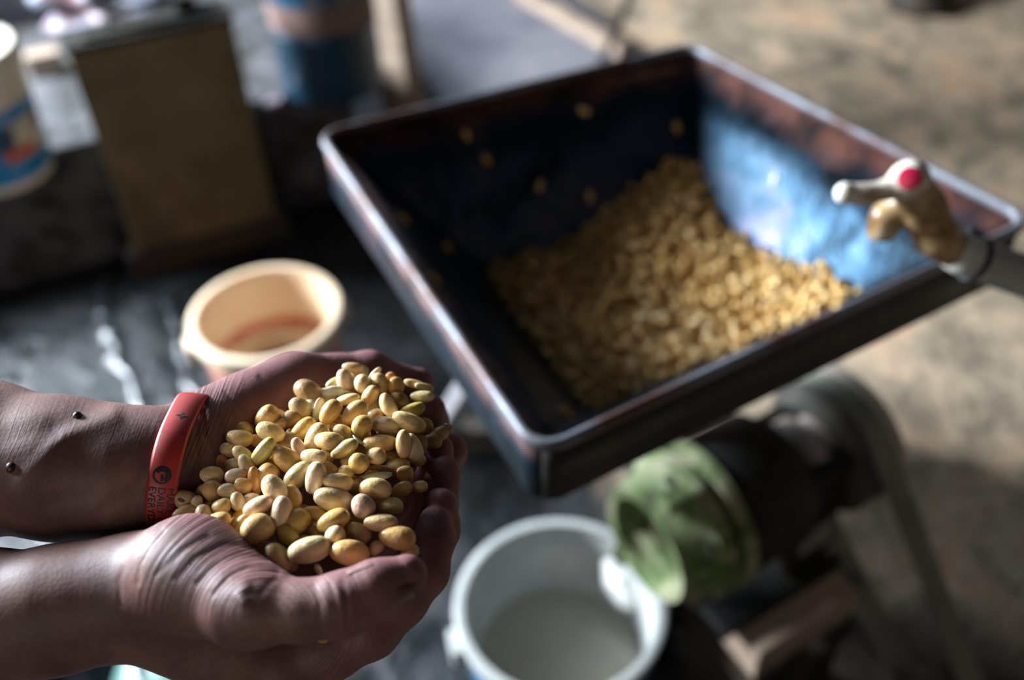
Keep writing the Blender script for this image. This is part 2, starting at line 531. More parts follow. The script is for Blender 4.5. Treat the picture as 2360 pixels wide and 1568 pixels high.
class Field:
    """distance field in camera-aligned coordinates (x right, y up, z depth) of a body laid out by joints"""
    def __init__(self, lo, hi, h):
        self.lo, self.h = np.array(lo, float), h
        self.n = np.ceil((np.array(hi) - self.lo) / h).astype(int) + 1

    def blank(self):
        return np.full(self.n, 1.0, np.float32)

    def cone(self, S, a, b, ra, rb, k, pad=0.025):
        a, b = np.array(a), np.array(b)
        m = max(ra, rb) + pad
        i0 = np.clip(np.floor((np.minimum(a, b) - m - self.lo) / self.h).astype(int), 0, self.n - 1)
        i1 = np.clip(np.ceil((np.maximum(a, b) + m - self.lo) / self.h).astype(int) + 1, 1, self.n)
        if np.any(i1 <= i0):
            return
        ax = [(self.lo[q] + self.h * np.arange(i0[q], i1[q])).astype(np.float32) for q in range(3)]
        X, Y, Z = ax[0][:, None, None], ax[1][None, :, None], ax[2][None, None, :]
        ab = b - a
        L2 = float(ab @ ab) + 1e-12
        t = np.clip(((X - a[0]) * ab[0] + (Y - a[1]) * ab[1] + (Z - a[2]) * ab[2]) / L2, 0, 1)
        d = np.sqrt((X - a[0] - t * ab[0]) ** 2 + (Y - a[1] - t * ab[1]) ** 2 + (Z - a[2] - t * ab[2]) ** 2) - (ra + t * (rb - ra))
        sl = tuple(slice(i0[q], i1[q]) for q in range(3))
        S[sl] = smin(S[sl], d, k)

    def nets(self, S):
        neg = S < 0
        n = self.n
        c = np.zeros(n - 1, np.int8)
        for dx in (0, 1):
            for dy in (0, 1):
                for dz in (0, 1):
                    c += neg[dx:n[0] - 1 + dx, dy:n[1] - 1 + dy, dz:n[2] - 1 + dz]
        act = (c > 0) & (c < 8)
        I, J, K = np.nonzero(act)
        idx = np.full(act.shape, -1, np.int32)
        idx[act] = np.arange(len(I))
        acc = np.zeros((len(I), 3))
        cnt = np.zeros(len(I))
        cor = [(x, y, z) for x in (0, 1) for y in (0, 1) for z in (0, 1)]
        for a in cor:
            for q in range(3):
                if a[q] == 0:
                    b = list(a); b[q] = 1
                    sa = S[I + a[0], J + a[1], K + a[2]]
                    sb = S[I + b[0], J + b[1], K + b[2]]
                    cr = (sa < 0) != (sb < 0)
                    t = sa[cr] / (sa[cr] - sb[cr])
                    p = np.tile(np.array(a, float), (cr.sum(), 1))
                    p[:, q] += t
                    acc[cr] += p
                    cnt[cr] += 1
        pos = (acc / cnt[:, None] + np.stack([I, J, K], 1)) * self.h + self.lo
        faces = []
        for q in range(3):
            u, w = (q + 1) % 3, (q + 2) % 3
            s0 = [slice(1, n[0] - 1), slice(1, n[1] - 1), slice(1, n[2] - 1)]
            s1 = list(s0)
            s0[q], s1[q] = slice(0, n[q] - 1), slice(1, n[q])
            A, B = neg[tuple(s0)], neg[tuple(s1)]
            for flip in (False, True):
                e = np.stack(np.nonzero((A & ~B) if not flip else (~A & B)), 1)
                off = np.ones(3, int); off[q] = 0
                e = e + off
                def cell(du, dw):
                    cc = e.copy(); cc[:, u] -= du; cc[:, w] -= dw
                    return idx[cc[:, 0], cc[:, 1], cc[:, 2]]
                quad = np.stack([cell(1, 1), cell(0, 1), cell(0, 0), cell(1, 0)], 1)
                if flip:
                    quad = quad[:, ::-1]
                faces.append(quad)
        faces = np.concatenate(faces)
        for _ in range(2):                                   # light smoothing
            s = np.zeros_like(pos); k = np.zeros(len(pos))
            for i in range(4):
                a, b = faces[:, i], faces[:, (i + 1) % 4]
                for q in range(3):
                    s[:, q] += np.bincount(a, pos[b, q], len(pos)) + np.bincount(b, pos[a, q], len(pos))
                k += np.bincount(a, minlength=len(pos)) + np.bincount(b, minlength=len(pos))
            pos = pos * 0.5 + 0.5 * s / np.maximum(k, 1)[:, None]
        return pos, faces


def cc(px, py, d):
    """camera-aligned coordinates of a joint"""
    return np.array([(px - IW / 2) / FPX * d, -(py - IH / 2) / FPX * d, d])


def cam_to_world(p):
    return EYE + p[:, :1] * RT + p[:, 1:2] * UP + p[:, 2:3] * fwd


def fast_mesh(name, pos, quads, mat, parent=None):
    me = bpy.data.meshes.new(name)
    me.vertices.add(len(pos))
    me.vertices.foreach_set('co', np.ascontiguousarray(pos, np.float32).ravel())
    me.loops.add(quads.size)
    me.loops.foreach_set('vertex_index', np.ascontiguousarray(quads, np.int32).ravel())
    me.polygons.add(len(quads))
    me.polygons.foreach_set('loop_start', np.arange(0, quads.size, 4, dtype=np.int32))
    me.polygons.foreach_set('use_smooth', np.ones(len(quads), bool))
    me.update(calc_edges=True)
    me.validate()
    me.materials.append(mat)
    o = bpy.data.objects.new(name, me)
    return link(o, parent)


def chain_field(F, chains, k_in, k_out=None, core=None, k_join=0.008, k_fing=0.0012):
    """chains: lists of joints (px, py, depth, radius_px)"""
    def add(S, ch, k):
        for (a, b) in zip(ch[:-1], ch[1:]):
            F.cone(S, cc(*a[:3]), cc(*b[:3]), a[3] * a[2] / FPX, b[3] * b[2] / FPX, k)
        return S
    C = F.blank()
    for ch in core:
        add(C, ch, k_in)
    out = C.copy()
    for ch in chains:
        Fi = add(F.blank(), ch, 0.004)
        out = smin(out, smin(C, Fi, k_join), k_fing)
    return out


def joints_box(chs, pad=0.012):
    pts = [(cc(*j[:3]), j[3] * j[2] / FPX) for ch in chs for j in ch]
    lo = np.min([p - r for p, r in pts], 0) - pad
    hi = np.max([p + r for p, r in pts], 0) + pad
    return lo, hi

#@@SECTION_SETTING
# ------------------------------------------------------------------ the setting
def make_floor():
    n = 60
    xs = np.linspace(-3.2, 3.4, n)
    ys = np.linspace(-2.7, 5.6, n)
    r_ = np.random.RandomState(3)
    vs_ = [(x, y, 0.0) for y in ys for x in xs]
    fs = [(j * n + i, j * n + i + 1, (j + 1) * n + i + 1, (j + 1) * n + i) for j in range(n - 1) for i in range(n - 1)]
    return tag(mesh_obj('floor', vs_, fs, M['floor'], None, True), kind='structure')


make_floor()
M['plaster'] = worn('brown_plaster', [(0.3, '#4a3c30'), (0.7, '#6d5a48')], 3, (0.8, 0.95))
def wall(name, x0, x1, y0, y1, z0, z1):
    return tag(box(name, ((x0 + x1) / 2, (y0 + y1) / 2, (z0 + z1) / 2), (1, 0, 0), (0, 1, 0), (0, 0, 1), x1 - x0, y1 - y0, z1 - z0, M['plaster'], None, 0.004), kind='structure')
wall('wall_back_west', -3.2, -0.85, 5.58, 5.7, 0, 1.7)
wall('wall_back_east', -0.85, 3.4, 5.58, 5.7, 0, 4.1)
wall('wall_right', 3.4, 3.52, -2.7, 5.7, 0, 2.9)
wall('wall_left', -3.32, -3.2, -2.7, 5.7, 0, 1.05)
# low concrete step along the back of the wet corner
ZZ = Vector((0, 0, 1))
LX = Vector((0.92, 0.40, 0)).normalized()          # direction of the step and of the hopper's back edge
LY = Vector((-0.40, 0.92, 0)).normalized()
l0 = Vector(Pz(0, 690, 0)); l0.z = 0
PZ_ = 0.30
pf = l0 + LY * 0.03                                  # foot of the platform's front face
pe = Vector(Pz(868, 262, PZ_)); pe_s = (pe - pf).dot(LX)
tag(box('masonry_platform', pf + LX * (pe_s / 2 - 0.45) + LY * 0.45 + ZZ * PZ_ / 2, LX, LY, (0, 0, 1), pe_s + 0.9, 0.9, PZ_, M['concrete'], None, 0.015), kind='structure')

# ------------------------------------------------------------------ hopper with its soaked beans
HZ = 0.80
QA, QB, QC, QD = [Vector(Pz(x, y, HZ)) for x, y in ((1240, 1048), (738, 312), (1594, 108), (2378, 512))]
HC = (QA + QB + QC + QD) / 4
TH = [Vector((0.105, 0.775, 0.56)), Vector((0.075, 0.865, 0.56)), Vector((0.185, 0.915, 0.56)), Vector((0.205, 0.81, 0.56))]


def rounded(quad, rad, seg=7):
    """corner-rounded loop; returns points and for each the corner it belongs to"""
    out = []
    for i in range(4):
        p, a, b = quad[i], quad[i - 1], quad[(i + 1) % 4]
        u, v = (a - p).normalized(), (b - p).normalized()
        ang = u.angle(v)
        d = rad / math.tan(ang / 2)
        c = p + (u + v).normalized() * (rad / math.sin(ang / 2))
        s, e = p + u * d, p + v * d
        for k in range(seg):
            t = k / (seg - 1)
            w = ((s - c).normalized() * (1 - t) + (e - c).normalized() * t).normalized()
            out.append(c + w * rad)
    return out


hop = empty('hopper', (HC.x, HC.y, 0.56))
tag(hop, 'square sheet metal hopper with worn blue paint, half full of soaked soybeans', 'hopper')
SEG = 7
loop_top = rounded([QA, QB, QC, QD], 0.022, SEG)
rim_pts = loop_top + loop_top[:2]
# rolled rim: closed ring
vs_, fs = [], []
N = len(loop_top)
RS = 12
for i in range(N):
    t = (loop_top[(i + 1) % N] - loop_top[i - 1]).normalized()
    x, y = Vector((0, 0, 1)), t.cross(Vector((0, 0, 1))).normalized()
    for k in range(RS):
        a = 2 * math.pi * k / RS
        vs_.append(loop_top[i] + y * (0.0048 * math.cos(a)) + x * (0.0058 * math.sin(a)))
for i in range(N):
    for k in range(RS):
        l = (k + 1) % RS
        fs.append((i * RS + k, i * RS + l, ((i + 1) % N) * RS + l, ((i + 1) % N) * RS + k))
mesh_obj('rim', vs_, fs, M['rim'], hop)


def shift(loop, z):
    return [Vector((p.x, p.y, z)) for p in loop]


FL_Z = 0.738
IN_Z = HZ - 0.003
loop_fl = shift(loop_top, FL_Z)
loop_in = [Vector((p.x, p.y, IN_Z)).lerp(Vector((HC.x, HC.y, IN_Z)), 0.008) for p in loop_top]
loop_th = rounded(TH, 0.012, SEG)


def band(name, l0_, l1_, idx, mat, thick, sub=1):
    """sheet between two loops for loop indices idx, with real thickness"""
    m = len(idx)
    vs_, fs = [], []
    for s in range(sub + 1):
        t = s / sub
        for i in idx:
            vs_.append(l0_[i % N].lerp(l1_[i % N], t))
    for s in range(sub):
        for j in range(m - 1):
            fs.append((s * m + j, s * m + j + 1, (s + 1) * m + j + 1, (s + 1) * m + j))
    o = mesh_obj(name, vs_, fs, mat, hop)
    md = o.modifiers.new('thickness', 'SOLIDIFY')
    md.thickness = thick
    md.offset = 0
    return o


H2 = SEG // 2
for c in range(4):                     # four upright edge bands and four sloping panels, seams in the corners
    idx = list(range(c * SEG + H2, (c + 1) * SEG + H2 + 1))
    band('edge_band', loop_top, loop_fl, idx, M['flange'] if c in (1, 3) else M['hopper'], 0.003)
    band('funnel_panel', loop_in, loop_th, idx, M['hopper'], 0.003, 4)
lathe('throat', [(0.062, 0.48), (0.062, 0.585), (0.055, 0.585), (0.055, 0.48)], (HC.x + 0.007, HC.y + 0.01, 0), (0, 0, 1), M['soot'], hop, 28)

# bean heap -------------------------------------------------------------
def sect(z):
    t = (IN_Z - z) / (IN_Z - 0.56)
    return [q.lerp(w, t) for q, w in zip([Vector((p.x, p.y, z)) for p in (QA, QB, QC, QD)], TH)]


def heap_z(x, y):
    z = 0.666 + 0.10 * (x - 0.15) + 0.012 * math.sin(21 * x + 3 + 5 * y) * math.sin(17 * y + 1)
    z += 0.03 * math.exp(-((x - 0.215) ** 2 + (y - 1.02) ** 2) / 0.004)
    z += 0.022 * math.exp(-((x - 0.02) ** 2 + (y - 0.87) ** 2) / 0.003)
    return z


def inside(x, y, z, m=0.004):
    q = sect(z)
    for i in range(4):
        a, b = q[i], q[(i + 1) % 4]
        if (b.x - a.x) * (y - a.y) - (b.y - a.y) * (x - a.x) > -m * (b - a).length:
            return False
    return True


def uv_bean(nu, nv, kidney=0.12, flat=0.86, taper=0.06):
    """unit bean, long axis x, length 1"""
    vs_, fs = [], []
    for i in range(nv + 1):
        th = math.pi * i / nv
        for k in range(nu):
            ph = 2 * math.pi * k / nu
            x = -math.cos(th)
            r = math.sin(th)
            r = max(r, 0.0) ** 0.8
            y, z = r * math.cos(ph), r * math.sin(ph) * flat
            y *= 1 + taper * x
            z *= 1 + taper * x
            y += kidney * (x * x - 0.4) * (1.0 if y > -2 else 0)
            vs_.append((x * 0.5, y * 0.5, z * 0.5))
    for i in range(nv):
        for k in range(nu):
            l = (k + 1) % nu
            fs.append((i * nu + k, i * nu + l, (i + 1) * nu + l, (i + 1) * nu + k))
    return vs_, fs


def bean_mesh(name, nu, nv, mat, **kw):
    v, f = uv_bean(nu, nv, **kw)
    me = bpy.data.meshes.new(name)
    me.from_pydata(v, [], f)
    bm = bmesh.new()
    bm.from_mesh(me)
    bmesh.ops.remove_doubles(bm, verts=bm.verts[:], dist=1e-5)
    bmesh.ops.recalc_face_normals(bm, faces=bm.faces[:])
    bm.to_mesh(me)
    bm.free()
    me.polygons.foreach_set('use_smooth', [True] * len(me.polygons))
    me.materials.append(mat)
    return me


small_bean = bean_mesh('hopper_bean_shape', 10, 7, M['bean'])
HB_COL = ['#ebc583', '#e0b56e', '#f0d39c', '#d6a760', '#ecc88a', '#e4bd7c']


def rot_to(xaxis, roll):
    x, y, z = frame(xaxis)
    m = Matrix((z, x, y)).transposed()
    return m @ Matrix.Rotation(roll, 3, 'X')


spots = []
g = 0.0108
y_ = 0.55
while y_ < 1.12:
    x_ = -0.15
    while x_ < 0.42:
        x, y = x_ + rng.uniform(-.004, .004), y_ + rng.uniform(-.004, .004)
        z = heap_z(x, y)
        if inside(x, y, z, 0.002):
            spots.append((x, y, z + rng.uniform(-0.004, 0.007)))
        x_ += g
    y_ += g
def seen(s):
    v = np.array(s) - EYE
    d = v @ fwd
    px, py = IW / 2 + FPX * (v @ RT) / d, IH / 2 - FPX * (v @ UP) / d
    # in front of the near rim and inside the picture
    line = 1055 - 0.484 * (px - 1255)
    return px, py, py < line - 45
vis = [s for s in spots if seen(s)[2]]
vis.sort(key=lambda s: np.linalg.norm(np.array(s) - EYE) - (0.25 if seen(s)[0] > 1450 else 0))
N_SINGLE = 118
single = vis[:N_SINGLE]
rest = vis[N_SINGLE:] + [s for s in spots if not seen(s)[2]]
for s in single:
    o = bpy.data.objects.new('soybean', small_bean)
    COL.objects.link(o)
    L = rng.uniform(0.0125, 0.0155)
    d = Vector((rng.gauss(0, 1), rng.gauss(0, 1), rng.gauss(0, 0.35))).normalized()
    o.matrix_world = Matrix.Translation(s) @ (rot_to(d, rng.uniform(0, 6)).to_4x4()) @ Matrix.Diagonal((L, L * 0.66, L * 0.62, 1))
    o.color = lin(rng.choice(HB_COL))
    sx_, sy_ = seen(s)[:2]
    zone = 'against the blue wall' if sx_ > 1640 + (sy_ - 480) * 0.85 - 90 else 'near the front rim' if sy_ > 1055 - 0.484 * (sx_ - 1255) - 150 else 'in the open middle of the heap'
    tag(o, 'soaked yellow soybean in the metal hopper, ' + zone, 'soybean', 'soybeans on top of the hopper heap')
# the rest of the heap: too many to count, one body of beans
bv, bf = uv_bean(8, 6)
bv = np.array(bv)
av, afs = [], []
for (x, y, z) in rest:
    L = rng.uniform(0.0125, 0.0155)
    d = Vector((rng.gauss(0, 1), rng.gauss(0, 1), rng.gauss(0, 0.35))).normalized()
    m = np.array(rot_to(d, rng.uniform(0, 6)))
    base = len(av) * len(bv)
    av.append((bv * np.array([L, L * 0.66, L * 0.62])) @ m.T + np.array([x, y, z]))
    afs.append(np.array(bf) + base)
nb = sum(len(a) for a in av)
hv = list(np.concatenate(av))
hf = [tuple(f) for a in afs for f in a]
gx, gy, cells = np.linspace(-0.15, 0.42, 90), np.linspace(0.55, 1.12, 90), {}
def vid(i, j):
    if (i, j) not in cells:
        cells[(i, j)] = len(hv)
        hv.append((gx[i], gy[j], heap_z(gx[i], gy[j]) - 0.006))
    return cells[(i, j)]
for i in range(89):
    for j in range(89):
        if all(inside(gx[a], gy[b], heap_z(gx[a], gy[b]), -0.002) for a in (i, i + 1) for b in (j, j + 1)):
            hf.append((vid(i, j), vid(i + 1, j), vid(i + 1, j + 1), vid(i, j + 1)))
heap = mesh_obj('soybean_heap', hv, hf, M['heap'])
tag(heap, 'heap of soaked yellow soybeans filling the bottom of the metal hopper', 'soybeans', kind='stuff')

# loose beans stuck to the hopper's inner walls
def on_panel(px, py, c):
    """point on sloping panel c under photo position"""
    q = [QA, QB, QC, QD]
    a, b = Vector((q[c].x, q[c].y, IN_Z)), Vector((q[(c + 1) % 4].x, q[(c + 1) % 4].y, IN_Z))
    t = TH[c]
    n = (b - a).cross(t - a).normalized()
    if n.dot(Vector((HC.x, HC.y, 0.9)) - a) < 0: n = -n
    d = Vector(P(px, py, 1.0)) - Vector(EYE)
    k = (a - Vector(EYE)).dot(n) / d.dot(n)
    p = Vector(EYE) + d * k
    return p + n * 0.0055, n

WALLB = [(1342, 258, 1, 20), (1118, 370, 1, 60), (1240, 430, 1, -70), (1355, 455, 1, 80), (920, 514, 0, 20), (1020, 578, 0, 40),
         (1072, 312, 1, 70), (1293, 965, 0, 60), (990, 655, 0, 70), (1792, 418, 2, -70), (1555, 295, 1, 80)]
for (px, py, c, ang) in WALLB:
    loc, n = on_panel(px, py, c)
    o = bpy.data.objects.new('soybean', small_bean)
    COL.objects.link(o)
    L = 0.0155
    u = Vector(RT * math.cos(R(ang)) - UP * math.sin(R(ang)))
    u = (u - n * u.dot(n)).normalized()
    o.matrix_world = Matrix.Translation(loc) @ rot_to(u, 0.3).to_4x4() @ Matrix.Diagonal((L, L * 0.66, L * 0.62, 1))
    o.color = lin('#e6d9a0' if c == 2 else rng.choice(HB_COL))
    if c == 2:
        tag(o, 'single pale soybean stuck to the blue inner wall of the hopper', 'soybean')
    else:
        tag(o, 'loose soybean stuck to the dark inner wall of the hopper', 'soybean', 'soybeans stuck to the dark hopper walls')
#@@SECTION_MACHINE
# ------------------------------------------------------------------ grinder under the hopper
AX = Vector((0.87, 0.50, 0)).normalized()          # its shaft runs parallel to the hopper's near edge
BX = Vector((-0.50, 0.87, 0)).normalized()
ZZ = Vector((0, 0, 1))
G0 = Vector(Pz(1560, 1215, 0.42))
gr = empty('grinder', (G0.x + 0.12, G0.y + 0.07, 0.27))
tag(gr, 'grinding machine below the hopper with chipped green paint and bolted round housing', 'grinder')
def gpt(s, b=0, z=0):
    return G0 + AX * s + BX * b + ZZ * z
lathe('front_cover', [(0.002, -0.008), (0.052, -0.010), (0.058, -0.046), (0.070, -0.048), (0.080, -0.012), (0.090, -0.004), (0.090, 0.014), (0.002, 0.016)], G0, AX, M['green'], gr, 40)
lathe('flange', [(0.05, 0.026), (0.092, 0.026), (0.092, 0.040), (0.05, 0.040)], G0, AX, M['green'], gr, 40)
lathe('housing_drum', [(0.03, 0.041), (0.082, 0.041), (0.086, 0.06), (0.086, 0.13), (0.07, 0.15), (0.03, 0.15)], G0, AX, M['soot'], gr, 40)
for k in range(6):
    a = R(25 + 60 * k)
    p = gpt(-0.004, math.cos(a) * 0.079, math.sin(a) * 0.079)
    lathe('bolt', [(0.0085, -0.012), (0.0085, 0.0), (0.001, 0.0), (0.001, -0.012)], p, AX, M['iron'], gr, 6)
# outlet spout that hangs over the pail
sp0, sp1 = gpt(0.0, 0.0, -0.03), gpt(0.02, -0.01, -0.095)
bm = bmesh.new()
def ring(c, wx, wy, n=(AX, BX)):
    return [bm.verts.new(c + AX * (sx * wx) + BX * (sy * wy)) for sx, sy in ((-1, -1), (1, -1), (1, 1), (-1, 1))]
rings = [ring(sp0, 0.030, 0.05), ring(sp0.lerp(sp1, 0.5), 0.034, 0.055), ring(sp1, 0.026, 0.045)]
for r0, r1 in zip(rings[:-1], rings[1:]):
    for i in range(4):
        bm.faces.new((r0[i], r0[(i + 1) % 4], r1[(i + 1) % 4], r1[i]))
bm.faces.new(rings[0])
sp = from_bm('spout', bm, M['green'], gr)
sp.modifiers.new('thickness', 'SOLIDIFY').thickness = 0.004
bv_ = sp.modifiers.new('soft', 'BEVEL'); bv_.width = 0.006; bv_.segments = 2
box('shade_plate', gpt(-0.013, 0.0, 0.0), AX, BX, ZZ, 0.006, 0.062, 0.070, M['olive'], gr, 0.006)  # added plate; its dark olive paints in the shade of the cover's recess
# wing nut clamps at the top and foot of the cover
for z_, b_ in ((0.088, -0.02), (-0.085, 0.05)):
    c = gpt(-0.02, b_, z_)
    box('clamp', c, AX, BX, ZZ, 0.05, 0.022, 0.02, M['green'], gr, 0.005)
lathe('shaft', [(0.012, 0.1), (0.014, 0.1), (0.014, 0.29), (0.012, 0.29)], G0, AX, M['iron'], gr, 18)
box('bearing_block', gpt(0.175, 0, -0.05), AX, BX, ZZ, 0.075, 0.12, 0.18, M['soot'], gr, 0.01)
box('base_plate', gpt(0.12, 0, -0.148), AX, BX, ZZ, 0.19, 0.16, 0.016, M['soot'], gr, 0.004)
pl = Vector(Pz(1860, 1205, 0.30))
box('name_plate', gpt(0.175, -0.0615, -0.075), AX, ZZ, BX, 0.05, 0.042, 0.004, M['paper'], gr, 0.001)
# the pale bearing tube that shows under the hopper's near wall
lathe('bearing_tube', [(0.02, 0.15), (0.05, 0.15), (0.056, 0.17), (0.056, 0.19), (0.048, 0.195), (0.048, 0.212), (0.02, 0.212)], gpt(0, 0, 0.0), AX, M['pale_iron'], gr, 36)
pul = lathe('pulley', [(0.02, 0.215), (0.05, 0.215), (0.07, 0.222), (0.086, 0.222), (0.076, 0.24), (0.086, 0.258), (0.06, 0.26), (0.02, 0.26)], G0, AX, M['iron'], gr, 44)
lathe('rim_ring', [(0.084, 0.256), (0.093, 0.256), (0.093, 0.268), (0.084, 0.268)], G0, AX, M['pale_iron'], pul, 44)

# motor and drive belt
WP = gpt(0.24)
MC = WP - BX * 0.30 + ZZ * (0.143 - WP.z)
mo = empty('electric_motor', (MC.x, MC.y, 0.0))
tag(mo, 'dark electric motor on the floor driving the grinder by a belt', 'motor')
lathe('motor_body', [(0.02, -0.26), (0.085, -0.26), (0.1, -0.24), (0.1, -0.05), (0.085, -0.03), (0.02, -0.03)], MC, AX, M['soot'], mo, 36)
for k in range(14):
    a = 2 * math.pi * k / 14
    n = BX * math.cos(a) + ZZ * math.sin(a)
    box('cooling_fin', MC - AX * 0.145 + n * 0.104, AX, AX.cross(n), n, 0.18, 0.006, 0.014, M['soot'], mo, 0.001)
lathe('motor_pulley', [(0.01, -0.016), (0.052, -0.016), (0.044, 0.0), (0.052, 0.016), (0.01, 0.016)], MC, AX, M['iron'], mo, 30)
lathe('motor_shaft', [(0.008, -0.04), (0.011, -0.04), (0.011, 0.03), (0.008, 0.03)], MC, AX, M['iron'], mo, 16)
for s in (-0.22, -0.07):
    box('foot', MC + AX * s - ZZ * 0.118, AX, BX, ZZ, 0.03, 0.2, 0.05, M['soot'], mo, 0.004)
dv = MC - WP
ang0 = math.atan2(dv.z, dv.dot(BX))
r1, r2 = 0.084, 0.049
al = math.acos((r1 - r2) / dv.length)
pts = []
for k in range(17):
    a = ang0 + al + (2 * math.pi - 2 * al) * k / 16
    pts.append(WP + (BX * math.cos(a) + ZZ * math.sin(a)) * r1)
for k in range(9):
    a = ang0 - al + 2 * al * k / 8
    pts.append(MC + (BX * math.cos(a) + ZZ * math.sin(a)) * r2)
vs_, fs = [], []
n = len(pts)
ctr = (WP + MC) / 2
for i, p in enumerate(pts):
    t = (pts[(i + 1) % n] - pts[i - 1]).normalized()
    o_ = t.cross(AX).normalized()
    for (ua, uo) in ((-0.016, 0.004), (0.016, 0.004), (0.013, -0.004), (-0.013, -0.004)):
        vs_.append(p + AX * ua + o_ * uo)
for i in range(n):
    j = (i + 1) % n
    for k in range(4):
        l = (k + 1) % 4
        fs.append((i * 4 + k, i * 4 + l, j * 4 + l, j * 4 + k))
tag(mesh_obj('drive_belt', vs_, fs, M['rubber'], None, False), 'dark rubber drive belt running from the grinder pulley down to the motor', 'belt')

# wooden stand that carries grinder and hopper
st = empty('machine_stand', (G0.x + 0.12, G0.y, 0.0))
tag(st, 'rough wooden stand carrying the grinder and the hopper', 'stand')
zt = G0.z - 0.156
for b_ in (-0.085, 0.085):
    beam('rail', gpt(0.05, b_, -0.156 - 0.03), gpt(0.215, b_, -0.156 - 0.03), 0.06, 0.06, M['wood'], st)
for s_ in (0.06, 0.20):
    for b_ in (-0.085, 0.085):
        p = gpt(s_, b_, 0)
        beam('leg', (p.x, p.y, 0.0), (p.x, p.y, zt - 0.06), 0.05, 0.05, M['wood_dark'], st, hint=AX)
beam('crosspiece', gpt(0.06, -0.12, -0.156 - 0.085), gpt(0.06, 0.12, -0.156 - 0.085), 0.045, 0.05, M['wood_dark'], st)
beam('crosspiece', gpt(0.20, -0.12, -0.156 - 0.085), gpt(0.20, 0.12, -0.156 - 0.085), 0.045, 0.05, M['wood_dark'], st)
# low rail and strut that show beside the hopper's near corner
ra_, rb_ = Vector(Pz(985, 1012, 0.40)), Vector(Pz(1230, 985, 0.40))
beam('support_bar', ra_, rb_, 0.035, 0.035, M['wood_dark'], hop)
sa_, sb_ = Vector(Pz(1000, 1015, 0.38)), Vector(Pz(1098, 868, 0.62))
beam('support_strut', sa_, sb_, 0.03, 0.022, M['board'], hop)
#@@SECTION_TAP
# ------------------------------------------------------------------ tap and pipe over the hopper
tp = empty('tap', P(2165, 545, .76))
tag(tp, 'stained white plastic tap with a round red cap and a lever handle', 'tap')
body_j = [[(2098, 418, .738, 44), (2125, 480, .748, 52), (2160, 545, .76, 48), (2205, 580, .766, 42)]]
spout_j = [[(2125, 490, .75, 34), (2075, 478, .751, 30), (2043, 500, .757, 33), (2034, 528, .765, 35)]]
def blob(name, chains, h, mat, parent, k=0.004, hollow=None):
    lo, hi = joints_box(chains, 0.006)
    F = Field(lo, hi, h)
    S = F.blank()
    for ch in chains:
        for a, b in zip(ch[:-1], ch[1:]):
            F.cone(S, cc(*a[:3]), cc(*b[:3]), a[3] * a[2] / FPX, b[3] * b[2] / FPX, k, 0.01)
    if hollow:
        H = F.blank()
        for ch in hollow:
            for a, b in zip(ch[:-1], ch[1:]):
                F.cone(H, cc(*a[:3]), cc(*b[:3]), a[3] * a[2] / FPX, b[3] * b[2] / FPX, 0.001, 0.01)
        S = np.maximum(S, -H)
    p, f = F.nets(S)
    return fast_mesh(name, cam_to_world(p), f, mat, parent)
blob('body', body_j + spout_j, 0.0009, M['tap'], tp, 0.006, [[(2032, 535, .765, 23), (2026, 575, .775, 24)]])
lev = blob('lever', [[(2098, 414, .7345, 46), (2098, 418, .738, 44)], [(2075, 428, .735, 36), (2030, 441, .735, 20), (1995, 448, .735, 22), (1948, 446, .734, 26)]], 0.0009, M['tap_white'], tp, 0.006)
n_up = (Vector(P(2098, 412, .70)) - Vector(P(2125, 480, .7365))).normalized()
cap_c = Vector(P(2096, 411, .7345)) 
cn = (Vector(EYE) - cap_c).normalized()
cn.normalize()
lathe('red_cap', [(0.0005, 0.0162), (0.0062, 0.0162), (0.0083, 0.0154), (0.0086, 0.010), (0.0005, 0.010)], cap_c, cn, M['red_cap'], lev, 28)

pp = empty('water_pipe', P(2240, 590, .77))
tag(pp, 'grey plastic water pipe running to the tap over the hopper', 'pipe')
a_, b_ = Vector(P(2196, 577, .765)), Vector(P(3300, 985, .86))
tube('pipe', [a_, a_.lerp(b_, 0.02), a_.lerp(b_, 0.5), b_], [0.0145, 0.0165, 0.0165, 0.0165], M['grey_pvc'], pp, 28)
d_ = (b_ - a_).normalized()
for s_, w_ in ((0.018, 0.004),):
    lathe('strap', [(0.0166, 0), (0.0185, 0), (0.0185, w_), (0.0166, w_)], a_ + d_ * s_, d_, M['black'], pp, 28)
kn = a_ + d_ * 0.02 + Vector(UP) * 0.019
box('strap_knot', kn, d_, UP, -fwd, 0.012, 0.007, 0.008, M['black'], pp, 0.002)
# upright that carries the pipe, outside the picture
beam('support', (b_.x, b_.y, 0.0), (b_.x, b_.y, b_.z + 0.05), 0.05, 0.05, M['wood'], pp, hint=(1, 0, 0))
#@@SECTION_PAILS
# ------------------------------------------------------------------ pails
def pail(name, base, r_top, r_bot, h, mat, label, seg=64):
    e = empty(name, base)
    tag(e, label, 'pail')
    t = 0.0035
    prof = [(0.001, 0.0), (r_bot, 0.0), (r_bot + 0.002, 0.006)]
    for k in range(1, 9):
        f = k / 8
        prof.append((r_bot + (r_top - r_bot) * f, 0.006 + (h * 0.88 - 0.006) * f))
    prof += [(r_top + 0.006, h * 0.885), (r_top + 0.007, h * 0.93), (r_top + 0.002, h * 0.945), (r_top + 0.008, h * 0.955), (r_top + 0.009, h * 0.99), (r_top + 0.004, h), (r_top - t, h * 0.995)]
    for k in range(8, -1, -1):
        f = k / 8
        prof.append((r_bot - t + (r_top - r_bot) * f, 0.008 + (h * 0.9 - 0.008) * f))
    prof.append((0.001, 0.008))
    b = lathe('body', prof, base, (0, 0, 1), mat, e, seg)
    return e
def r_at(r_top, r_bot, h, z):
    return r_bot + (r_top - r_bot) * min(1, z / (h * 0.88))

